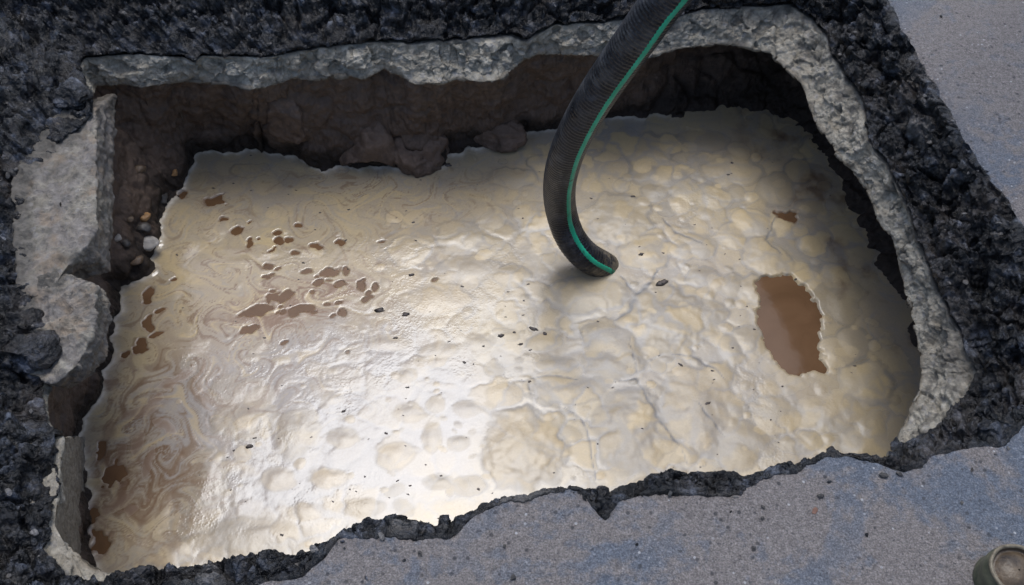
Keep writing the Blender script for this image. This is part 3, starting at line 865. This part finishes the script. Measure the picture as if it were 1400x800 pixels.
# ------------------------------------------------------------------ rocks: lofted or displaced solids
def ico(sub):
    import bmesh
    bm = bmesh.new()
    bmesh.ops.create_icosphere(bm, subdivisions=sub, radius=1)
    v = np.array([x.co[:] for x in bm.verts])
    f = np.array([[x.index for x in fc.verts] for fc in bm.faces], np.int32)
    bm.free()
    return v, f
ICO = {k: ico(k) for k in (2, 3, 4, 5)}

def stone(name, p, size, mat, seed, sub=3, rough=0.25, rotz=0.0, facets=0.5, **kw):
    v, f = ICO[sub]
    v = v.copy()
    rg = np.random.default_rng(seed)
    for k in range(7):          # knock planes off it
        n = rg.normal(size=3); n /= np.linalg.norm(n)
        d = rg.uniform(0.55, 0.85)
        ex = np.clip(v @ n - d, 0, None)
        v -= n * (ex * facets)[:, None] * 1.6
    nn = v / np.linalg.norm(v, axis=1)[:, None]
    v = v + nn * (rough * fbm(v + seed * 3.1, 1.3, 4, 0.55, seed * 0.37))[:, None]
    v *= np.array(size)
    c, s_ = math.cos(rotz), math.sin(rotz)
    v = np.stack([v[:, 0] * c - v[:, 1] * s_, v[:, 0] * s_ + v[:, 1] * c, v[:, 2]], -1) + np.array(p)
    b = np.array((p[0], p[1], v[:, 2].min()))
    attrs = kw.pop('attrs', {})
    at = {k: np.full(len(v), x) for k, x in attrs.items()}
    return make_obj(name, v, f, mat, base=b, attrs=at, **kw)

def slab(name, top, bot, zt, zb, mat, seed, amp=0.006, n=520, mud_side=0.25, taper=0.012, tarred=0.0, **kw):
    """a broken slab: star-shaped top outline, rough flat top, ragged sides"""
    T = WL(top, zt)
    B = WL(bot, zb)
    def dens(Q_):
        D = []
        for i in range(len(Q_)):
            a, b = Q_[i], Q_[(i + 1) % len(Q_)]
            D += [a + (b - a) * j / 24 for j in range(24)]
        return np.array(D)
    TD, BD = dens(T), dens(B)
    # same count and same starting corner in both outlines: match them one to one
    k = np.linspace(0, len(TD), n, endpoint=False)
    ti = np.stack([np.interp(k, np.arange(len(TD) + 1), np.append(TD[:, j], TD[0, j])) for j in range(3)], -1)
    bi = np.stack([np.interp(k * len(BD) / len(TD), np.arange(len(BD) + 1), np.append(BD[:, j], BD[0, j])) for j in range(3)], -1)
    c = TD.mean(0)
    cb = BD.mean(0)
    rows = []
    for s_ in np.linspace(0.02, 1.0, 56):
        rows.append(c + (ti - c) * s_)
    nt = len(rows)
    for s_ in np.linspace(0, 1, 34)[1:]:
        rows.append(ti + (bi - ti) * s_)
    for s_ in (0.8, 0.4, 0.03):
        rows.append(cb + (bi - cb) * s_)
    G = np.stack(rows)
    mm = len(G)
    fl = G.reshape(-1, 3)
    nr_ = grid_normals(G)
    o = (G - np.concatenate([np.repeat(c[None], n, 0)[None]] * mm) + np.array((0, 0, 0.02)))
    flip = (nr_ * o).sum(-1, keepdims=True) < 0
    nr_ = np.where(flip, -nr_, nr_).reshape(-1, 3)
    d = amp * (1.6 * fbm(fl, 14, 4, 0.55, seed, True) + 1.0 * fbm(fl, 45, 4, 0.6, seed + 1)) - amp * 0.6
    v1, v2, _ = worley(fl, 55, seed)
    d += amp * 0.6 * (np.minimum(v2 - v1, .5) - .2)
    ledge = np.repeat(np.concatenate([sstep(0.85, 1.0, np.linspace(0.02, 1, nt)), np.ones(mm - nt)])[:, None], n, 1).ravel()
    out = fl + nr_ * d[:, None]
    side = np.repeat((np.arange(mm) >= nt)[:, None], n, 1).ravel().astype(float)
    mud = side * mud_side * np.clip(0.8 + 0.5 * fbm(fl, 15, 3, .5, seed + 3), 0, 1)
    lo = WL(top, zt).mean(0)
    tar_ = np.clip(tarred * sstep(0.05, 0.45, fbm(fl, 13, 4, .6, seed + 5)) * (1 - side), 0, 1)
    rs = np.repeat(np.concatenate([np.linspace(0.02, 1, nt), np.ones(mm - nt)])[:, None], n, 1).ravel()
    lft = sstep(0.01, -0.03, fl[:, 0] - c[0] + 0.02 * fbm(fl, 20, 3, .5, seed + 8))
    tar_ = np.maximum(tar_, (0.95 if tarred else 0.0) * lft * sstep(0.45, 0.75, rs + 0.25 * fbm(fl, 18, 4, .6, seed + 9)))
    b = np.array((c[0], c[1], out[:, 2].min()))
    return make_obj(name, out, grid_faces(mm, n), mat, base=b, attrs={'tar': tar_, 'mud': mud}, **kw)

slab('concrete_slab', [(131, 150), (131, 200), (131, 260), (131, 312), (120, 335), (100, 352), (86, 374), (62, 405), (25, 400), (20, 310), (15, 250), (40, 200), (85, 150)],
     [(157, 130), (156, 200), (154, 260), (152, 320), (151, 372), (128, 378), (100, 384), (62, 405), (25, 400), (20, 310), (15, 250), (40, 200), (85, 150)], -0.070, -0.155, M_SLAB, 3, 0.0065, tarred=0.5,
     label='long flat-topped broken concrete slab edge with bluish tan face beside the soil', category='concrete slab', group='broken concrete slabs on the left edge')
slab('concrete_slab', [(97, 376), (129, 394), (129, 430), (123, 465), (106, 500), (70, 525), (40, 510), (30, 450), (35, 385), (75, 374)],
     [(146, 400), (149, 420), (149, 440), (143, 485), (132, 510), (100, 528), (40, 515), (30, 450), (40, 400), (75, 388)], -0.072, -0.155, M_SLAB, 7, 0.008, tarred=0.35,
     label='shorter pale grey broken concrete block with a rounded corner below the dark notch', category='concrete slab', group='broken concrete slabs on the left edge')
slab('concrete_wall', [(86, 598), (82, 640), (78, 690), (72, 738), (100, 768), (120, 800), (20, 800), (10, 700), (30, 610)],
     [(118, 598), (119, 650), (119, 710), (118, 770), (130, 800), (150, 830), (20, 830), (10, 700), (40, 610)], -0.074, WATER - 0.05, M_WALLC, 9, 0.0035, mud_side=0.25,
     label='mud-stained upright concrete face going down into the foam', category='concrete wall')

# soil clods leaning on the far wall
def clod(px, py, z, size, seed, label, rough=0.3, sub=5, rotz=0.0):
    p = W(px, py, z)
    stone('soil_clod', p, size, M_CLOD, seed, sub, 0.42, rotz, 0.8, label=label, category='soil clod', group='soil clods at the foot of the far wall')
clod(505, 203, -0.385, (0.072, 0.055, 0.088), 21, 'pointed brown soil clod leaning on the far wall, biggest of the clods')
clod(574, 210, -0.395, (0.066, 0.050, 0.062), 34, 'blocky brown soil clod next to the pointed one at the foam line')
clod(684, 185, -0.400, (0.062, 0.045, 0.046), 45, 'low rounded brown soil clod close to the hose at the foam line')
clod(440, 205, -0.395, (0.046, 0.04, 0.070), 52, 'narrow dark soil clod dipping into the foam beside the pointed clod')
clod(400, 160, -0.29, (0.060, 0.04, 0.075), 63, 'upright soil lump halfway up the far wall under the concrete lip')

# gravel on the soil slope by the slab
MP = [mat_simple('pale_pebble', (0.25, 0.23, 0.20), (0.42, 0.39, 0.35), 60, 0.5), mat_simple('orange_pebble', (0.22, 0.12, 0.05), (0.34, 0.20, 0.09), 60, 0.4), mat_simple('dark_pebble', (0.03, 0.028, 0.026), (0.10, 0.09, 0.08), 60, 0.4), mat_simple('brown_pebble', (0.08, 0.055, 0.035), (0.17, 0.12, 0.08), 60, 0.45)]
from mathutils.bvhtree import BVHTree
def bvh_of(o):
    dg = o.data
    M_ = np.zeros(len(dg.vertices) * 3)
    dg.vertices.foreach_get('co', M_)
    M_ = M_.reshape(-1, 3) + np.array(o.location)
    return BVHTree.FromPolygons(M_.tolist(), [tuple(p.vertices) for p in dg.polygons])
soil_o = bpy.data.objects['soil_wall']
sb = bvh_of(soil_o)
def on_soil(px, py):
    d = FW + np.array((1.0, 0, 0)) * ((px - 700) / F) + UP * (-(py - 400) / F)
    h_ = sb.ray_cast(Vector(CP), Vector(d).normalized())
    return None if h_[0] is None else np.array(h_[0])
peb = [(202, 333, 17, 10, 0, 'pale flat stone on the soil slope at the foam edge'), (198, 296, 8, 7, 1, 'small orange pebble on the soil slope'), (190, 232, 8, 9, 3, 'tan pebble high on the soil slope under the far corner'), (238, 236, 6, 5, 1, 'small yellowish pebble near the top of the foam edge'), (188, 356, 12, 7, 3, 'flat brown pebble below the pale stone'), (172, 332, 8, 6, 2, 'dark pebble between the slab and the pale stone'), (195, 312, 12, 8, 2, 'dark flat pebble above the pale stone'), (222, 270, 10, 9, 2, 'dark wet lump at the foam edge above the pale stone'), (160, 325, 6, 6, 0, 'small grey pebble touching the slab face'), (212, 350, 7, 5, 2, 'tiny black pebble at the foam edge below the pale stone'), (178, 300, 5, 4, 3, 'tiny brown pebble beside the orange one'), (235, 290, 7, 6, 2, 'black wet pebble half sunk in the foam edge')]
for k, (px, py, rx, ry, mi, lb) in enumerate(peb):
    p = on_soil(px, py)
    if p is None:
        continue
    s_ = np.linalg.norm(p - CP) / F
    stone('pebble', p, (rx * s_, ry * s_ * 1.1, min(rx, ry) * s_ * 0.8), MP[mi], 80 + k, 3, 0.2, k, 0.6, label=lb, category='pebble', group='pebbles on the soil slope')

# ------------------------------------------------------------------ asphalt lumps and chips
def chunk(px, py, z, size, seed, label, rough=0.4, sub=5, rotz=0.0, group='loose asphalt chunks on the broken edge'):
    stone('asphalt_chunk', W(px, py, z), size, M_BREAK, seed, sub, rough, rotz, 0.8, attrs={'dust': 0.0}, label=label, category='asphalt chunk', group=group)
chunk(38, 478, -0.060, (0.045, 0.040, 0.030), 101, 'black asphalt chunk wedged beside the shorter concrete block')
chunk(98, 128, -0.055, (0.040, 0.045, 0.028), 102, 'black glinting asphalt chunk at the head of the long slab', rotz=0.4)
chunk(608, 716, -0.012, (0.009, 0.014, 0.012), 104, 'small pointed asphalt splinter standing on the brink by a crack', sub=4)
chunk(822, 684, -0.012, (0.012, 0.013, 0.010), 105, 'small crumbled asphalt bit in the notch of the near brink', sub=4)

M_CHIP = mat_simple('dark_chip', (0.02, 0.02, 0.022), (0.07, 0.065, 0.06), 120, 0.6)
M_RUST = mat_simple('rusty_chip', (0.12, 0.06, 0.04), (0.2, 0.11, 0.08), 120, 0.6)
chips = [(1122, 678, 6, 'dark round chip on the road nearest the reddish chip', M_CHIP), (1114, 698, 6, 'reddish chip lying on the road surface', M_RUST), (1043, 693, 4, 'tiny dark chip on the tan road patch', M_CHIP), (1208, 650, 7, 'dark chip on the road beside the broken corner', M_CHIP), (1043, 708, 4, 'tiny dark crumb on the tan road patch', M_CHIP), (1031, 750, 5, 'dark crumb on the road between the metal coupling and the brink', M_CHIP), (574, 757, 6, 'square dark chip on the road below the splinter', M_CHIP), (701, 790, 6, 'dark crumb at the lower patch of dried mud', M_CHIP), (690, 747, 4, 'tiny dark crumb on the mud streak below the near brink', M_CHIP), (1230, 648, 6, 'second dark crumb at the broken corner', M_CHIP)]
for k, (px, py, r_, lb, mt) in enumerate(chips):
    p = W(px, py, 0.002)
    s_ = np.linalg.norm(p - CP) / F * r_
    stone('stone_chip', p, (s_ * 0.8, s_ * 0.6, s_ * 0.42), mt, 130 + k, 3, 0.5, k, 0.9, smooth=False, label=lb, category='stone chip', group='chips lying on the road')

# dark grit and fibres floating on the foam
gv, gf = [], []
M_GRIT = mat_simple('floating_grit', (0.03, 0.027, 0.025), (0.12, 0.10, 0.09), 200, 0.5)
fh = {}
def foam_z(x, y):
    i = int(round((x - xs[0]) / ST)); j = int(round((y - ys[0]) / ST))
    g = gid[j * len(xs) + i] if 0 <= i < len(xs) and 0 <= j < len(ys) else -1
    return WATER + (h[g] if g >= 0 else 0.0)
iv, if_ = ICO[2]
spots = [(729, 451, 5), (745, 458, 4), (685, 460, 4), (703, 456, 3), (712, 472, 3), (725, 480, 2), (635, 497, 3), (661, 475, 2), (724, 523, 3), (905, 388, 8), (520, 425, 6), (555, 431, 6), (541, 463, 3), (342, 611, 5), (415, 360, 2), (562, 377, 4), (632, 393, 2), (612, 227, 6), (528, 594, 3), (470, 563, 3), (654, 670, 3), (386, 733, 3), (967, 554, 3), (930, 500, 3), (876, 350, 4), (865, 270, 3), (715, 300, 2), (1000, 225, 3), (340, 560, 2)]
for k in range(150):
    spots.append((rl.uniform(240, 1180), rl.uniform(210, 740), rl.choice([1.0, 1.2, 1.5, 2.0])))
for px, py, s_ in spots:
    p = W(px, py, WATER)
    z = foam_z(p[0], p[1])
    k_ = np.linalg.norm(p - CP) / F * s_ * 0.55
    el = rl.uniform(1.0, 2.6)
    a = rl.uniform(-0.6, 0.6)
    v = iv * np.array((k_ * el, k_, k_ * 0.6)) * (1 + 0.25 * rng.normal(size=(len(iv), 1)))
    v = np.stack([v[:, 0] * math.cos(a) - v[:, 1] * math.sin(a), v[:, 0] * math.sin(a) + v[:, 1] * math.cos(a), v[:, 2]], -1)
    gf.append(if_ + sum(len(x) for x in gv))
    gv.append(v + np.array((p[0], p[1], z)))
make_obj('floating_grit', np.concatenate(gv), np.concatenate(gf), M_GRIT, kind='stuff', label='dark grit and bark specks scattered over the foam', category='grit')

# ------------------------------------------------------------------ suction hose
hp = [(856, 392, -0.54), (828, 366, -0.432), (800, 350, -0.375), (779, 324, -0.335), (767, 288, -0.272), (765, 252, -0.165), (773, 215, -0.058), (790, 175, 0.035), (815, 131, 0.125), (851, 79, 0.220), (882, 36, 0.292), (908, 0, 0.345)]
HP = [W(*p) for p in hp]
_t = HP[-1] - HP[-3]
_t /= np.linalg.norm(_t)
_e = HP[-1]
HP += [_e + _t * 0.12 + np.array((0.01, 0.0, 0.0)), _e + _t * 0.25 + np.array((0.06, 0.03, -0.01)), _e + _t * 0.36 + np.array((0.18, 0.12, -0.05)), _e + np.array((0.62, 0.32, 0.26)), _e + np.array((0.95, 0.62, 0.12)), _e + np.array((1.25, 1.0, -0.12)), np.array((1.75, 2.45, 0.10)), np.array((2.0, 2.95, 0.036)), np.array((2.3, 3.8, 0.034)), np.array((2.5, 5.0, 0.034))]
HP = np.array(HP)
def catmull(Pn, step):
    out = []
    Q_ = np.concatenate([[2 * Pn[0] - Pn[1]], Pn, [2 * Pn[-1] - Pn[-2]]])
    for i in range(1, len(Q_) - 2):
        p0, p1, p2, p3 = Q_[i - 1:i + 3]
        k = max(6, int(np.linalg.norm(p2 - p1) / 0.004))
        t_ = np.linspace(0, 1, k, endpoint=False)[:, None]
        out.append(0.5 * (2 * p1 + (p2 - p0) * t_ + (2 * p0 - 5 * p1 + 4 * p2 - p3) * t_ ** 2 + (3 * p1 - p0 - 3 * p2 + p3) * t_ ** 3))
    o = np.concatenate(out + [Pn[-1:]])
    for _ in range(30):
        o[1:-1] = 0.25 * o[:-2] + 0.5 * o[1:-1] + 0.25 * o[2:]
    d = np.concatenate([[0], np.cumsum(np.linalg.norm(np.diff(o, axis=0), axis=1))])
    s_ = np.arange(0, d[-1], step)
    return np.stack([np.interp(s_, d, o[:, j]) for j in range(3)], -1), s_
path, arc = catmull(HP, 0.0013)
cut = arc < 6
T = np.gradient(path, axis=0)
T /= np.linalg.norm(T, axis=1)[:, None]
refd = np.array((0.55, -0.70, 0.45))
refd /= np.linalg.norm(refd)
N1 = refd[None] - (T @ refd)[:, None] * T
N1 /= np.linalg.norm(N1, axis=1)[:, None]
N2 = np.cross(T, N1)
HR = 0.0312
na = 44
ang = np.linspace(0, 2 * math.pi, na, endpoint=False)
phase = arc[:, None] / 0.0078 * 2 * math.pi + ang[None]
rad = HR + 0.00032 * np.sin(phase + 1.5 * np.repeat(perlin(np.stack([arc * 25, arc * 0 + 4, arc * 0], -1))[:, None], na, 1)) + 0.00025 * np.repeat(perlin(np.stack([arc * 60, arc * 0, arc * 0], -1))[:, None], na, 1)
tube = path[:, None] + rad[..., None] * (np.cos(ang)[None, :, None] * N1[:, None] + np.sin(ang)[None, :, None] * N2[:, None])
t = NT('ribbed_black_rubber')
sc_ = t.noise(38, 5, 0.65)
cr = t.ramp(sc_, [(0.3, (0.006, 0.007, 0.010)), (0.55, (0.014, 0.016, 0.021)), (0.75, (0.045, 0.052, 0.066))])
cr = t.mix(t.math('MULTIPLY', t.ramp(t.noise(300, 3), [(0.52, 0.0), (0.72, 1.0)]), 0.30), cr, (0.12, 0.12, 0.125))
cr = t.mix(t.math('MULTIPLY', t.ramp(t.noise(22, 5, 0.7), [(0.52, 0.0), (0.66, 1.0)]), 0.4), cr, (0.13, 0.125, 0.12))
sxyz = t.n.new('ShaderNodeSeparateXYZ')
t.link(t.pos, sxyz.inputs[0])
lowm = t.ramp(t.math('ADD', t.math('MULTIPLY', t.math('ADD', sxyz.outputs[2], 0.42), 4.0), t.math('MULTIPLY', t.noise(60, 5, 0.7), 0.9)), [(0.42, 1.0), (0.62, 0.0)])
cr = t.mix(t.math('MULTIPLY', lowm, 0.7), cr, (0.22, 0.18, 0.12))
M_RUB = t.out(cr, t.ramp(sc_, [(0.3, 0.26), (0.7, 0.48)]), t.bump(t.noise(260, 4), 0.0012, 0.7), 0.45)
t = NT('green_hose_stripe')
wear = t.ramp(t.math('ADD', t.math('MULTIPLY', t.noise(26, 3, 0.6), 0.6), t.math('MULTIPLY', t.noise(140, 4, 0.7), 0.4)), [(0.36, 1.0), (0.43, 0.0)])
cg = t.ramp(t.noise(45, 3), [(0.3, (0.012, 0.30, 0.165)), (0.7, (0.025, 0.44, 0.26))])
M_GREEN = t.out(t.mix(t.math('MULTIPLY', wear, 0.8), cg, (0.02, 0.05, 0.04)), 0.42, t.bump(t.noise(200, 3), 0.0008, 0.5), 0.5)
hose = empty('suction_hose', (float(path[0][0]), float(path[0][1]), float(path[0][2])), label='black ribbed rubber suction hose with a green stripe dipping into the foam', category='hose')
make_obj('hose_body', tube.reshape(-1, 3), grid_faces(len(path), na), M_RUB, parent=hose)
sa = np.interp(arc, [0, 0.12, 0.35, 0.7, 1.2], [R(0), R(-4), R(-10), R(-12), R(-12)])
wv_ = np.linspace(-1, 1, 7)
half = 0.0054 / HR
strip = []
for j, w_ in enumerate(wv_):
    a = sa + w_ * half * (1 + 0.10 * perlin(np.stack([arc * 40, arc * 0 + j * 0.0, arc * 0 + 2], -1)))
    rr = HR + 0.0011 - 0.0014 * abs(w_) ** 4
    strip.append(path + rr * (np.cos(a)[:, None] * N1 + np.sin(a)[:, None] * N2))
strip = np.stack(strip, 1)
make_obj('green_stripe', strip.reshape(-1, 3), grid_faces(len(path), 7, False), M_GREEN, parent=hose, label='bright green rubber stripe along the hose')

# ------------------------------------------------------------------ worn metal hose coupling standing on the road
M_BRASS = mat_simple('tarnished_outer_metal', (0.040, 0.046, 0.030), (0.120, 0.115, 0.075), 55, 0.5, 0.0015)
M_RIM = mat_simple('worn_bright_rim', (0.075, 0.062, 0.042), (0.21, 0.18, 0.125), 110, 0.45, 0.0008)
M_BORE = mat_simple('rusty_cap', (0.020, 0.016, 0.014), (0.11, 0.080, 0.050), 45, 0.38, 0.002)
cc = W(1389, 778, 0.050)
coup = empty('hose_coupling', (float(cc[0]), float(cc[1]), 0.0), label='worn rusty-brown rounded metal hose coupling cap with a pale rim on the road', category='hose coupling')
def turned(name, prof, mat, n=72, lobes=0.0):
    th = np.linspace(0, 2 * math.pi, n, endpoint=False)
    G = []
    for r_, z_ in prof:
        rr = r_ * (1 + lobes * np.cos(6 * th)) + 0.0004 * np.cos(3 * th + z_ * 90) + 0.0003 * np.sin(7 * th)
        x_, y_ = rr * np.cos(th), rr * np.sin(th)
        G.append(np.stack([cc[0] + x_ + 0.06 * z_, cc[1] + y_ - 0.03 * z_, z_ + 0.0 * th], -1))
    return make_obj(name, np.concatenate(G), grid_faces(len(prof), n), mat, parent=coup)
turned('sleeve', [(0.030, 0.001), (0.0345, 0.0015), (0.0350, 0.006), (0.0340, 0.010), (0.0340, 0.024), (0.0355, 0.027), (0.0355, 0.036), (0.0342, 0.039), (0.0338, 0.0460)], M_BRASS, lobes=0.006)
turned('rim', [(0.0338, 0.0462), (0.0346, 0.0480), (0.0342, 0.0503), (0.0326, 0.0512), (0.0306, 0.0505), (0.0298, 0.0486)], M_RIM)
turned('cap', [(0.0297, 0.0484), (0.0290, 0.0440), (0.0278, 0.0425), (0.0250, 0.0440), (0.0200, 0.0475), (0.0140, 0.0500), (0.0070, 0.0512), (0.001, 0.0515)], M_BORE)

# ------------------------------------------------------------------ a thin root hanging on the far soil wall
M_ROOT = mat_simple('dry_root', (0.10, 0.085, 0.065), (0.20, 0.17, 0.13), 150, 0.8)
rpts = []
for px, py in ((236, 124), (240, 136), (246, 150), (251, 166)):
    p = on_soil(px, py)
    if p is not None:
        rpts.append(p + (CP - p) / np.linalg.norm(CP - p) * 0.002)
if len(rpts) >= 2:
    rp_, _ra = catmull(np.array(rpts), 0.003)
    th = np.linspace(0, 2 * math.pi, 6, endpoint=False)
    rv = np.concatenate([p + 0.0008 * np.stack([np.cos(th), np.sin(th), 0 * th], -1) for p in rp_])
    make_obj('root', rv, grid_faces(len(rp_), 6), M_ROOT, base=rp_[-1], label='thin pale root hanging down the far soil wall below the concrete', category='root')

# ------------------------------------------------------------------ loose crumbs of asphalt on the broken edge and along the brink
be = bpy.data.objects['broken_edge']
bb = bvh_of(be)
rb = bvh_of(road)
cmesh = []
for k in range(8):
    v, f = ICO[2]
    v = v.copy()
    rg = np.random.default_rng(300 + k)
    for q_ in range(6):
        n_ = rg.normal(size=3); n_ /= np.linalg.norm(n_)
        ex = np.clip(v @ n_ - rg.uniform(0.4, 0.75), 0, None)
        v -= n_ * ex[:, None]
    v = v * np.array((1, rg.uniform(0.6, 0.9), rg.uniform(0.45, 0.7)))
    o_c = make_obj('asphalt_crumb', v, f, M_BREAK, smooth=False, attrs={'dust': np.full(len(v), 0.0 if k % 3 else 0.55)})
    cmesh.append(o_c.data)
    bpy.data.objects.remove(o_c)
rc = random.Random(77)
n_c = 0
tries = 0
while n_c < 190 and tries < 4000:
    tries += 1
    px, py = rc.uniform(0, 1400), rc.uniform(0, 800)
    d = FW + np.array((1.0, 0, 0)) * ((px - 700) / F) + UP * (-(py - 400) / F)
    dv = Vector(d).normalized()
    hb, hr = bb.ray_cast(Vector(CP), dv), rb.ray_cast(Vector(CP), dv)
    on_road = hr[0] is not None and (hb[0] is None or hr[3] < hb[3])
    hit = hr if on_road else hb
    if hit[0] is None:
        continue
    p = np.array(hit[0])
    if not on_road and (sb.ray_cast(Vector(CP), dv)[0] is not None and sb.ray_cast(Vector(CP), dv)[3] < hit[3]):
        continue
    if on_road:
        g_ = np.min(np.hypot(A0[::8, 0] - p[0], A0[::8, 1] - p[1]))
        if rc.random() > math.exp(-g_ / 0.03):
            continue
    r_ = rc.choice([0.0022, 0.003, 0.004, 0.005, 0.007] if not on_road else [0.0015, 0.002, 0.0028, 0.004])
    o = bpy.data.objects.new('asphalt_crumb', rc.choice(cmesh))
    col.objects.link(o)
    o.location = p + np.array((0, 0, r_ * 0.2))
    o.scale = (r_ * rc.uniform(0.9, 1.4), r_, r_)
    o.rotation_euler = (rc.uniform(-.4, .4), rc.uniform(-.4, .4), rc.uniform(0, 6.3))
    look = 'dusty grey' if o.data in cmesh[::3] else 'black'
    size = 'tiny' if r_ < 0.0035 else 'small'
    if on_road:
        tag(o, f'{size} {look} asphalt crumb lying on the road next to the brink', 'asphalt crumb', None, f'{size} {look} crumbs on the road beside the brink')
    else:
        side = 'broken face above the far concrete lip' if p[1] > A1[:, 1].max() - 0.12 else ('broken edge by the concrete slabs' if p[0] < -0.45 else ('broken slope below the upper road' if p[0] > 0.45 else 'thin broken brink'))
        tag(o, f'{size} {look} asphalt crumb caught on the {side}', 'asphalt crumb', None, f'{size} {look} crumbs on the {side}')
    n_c += 1
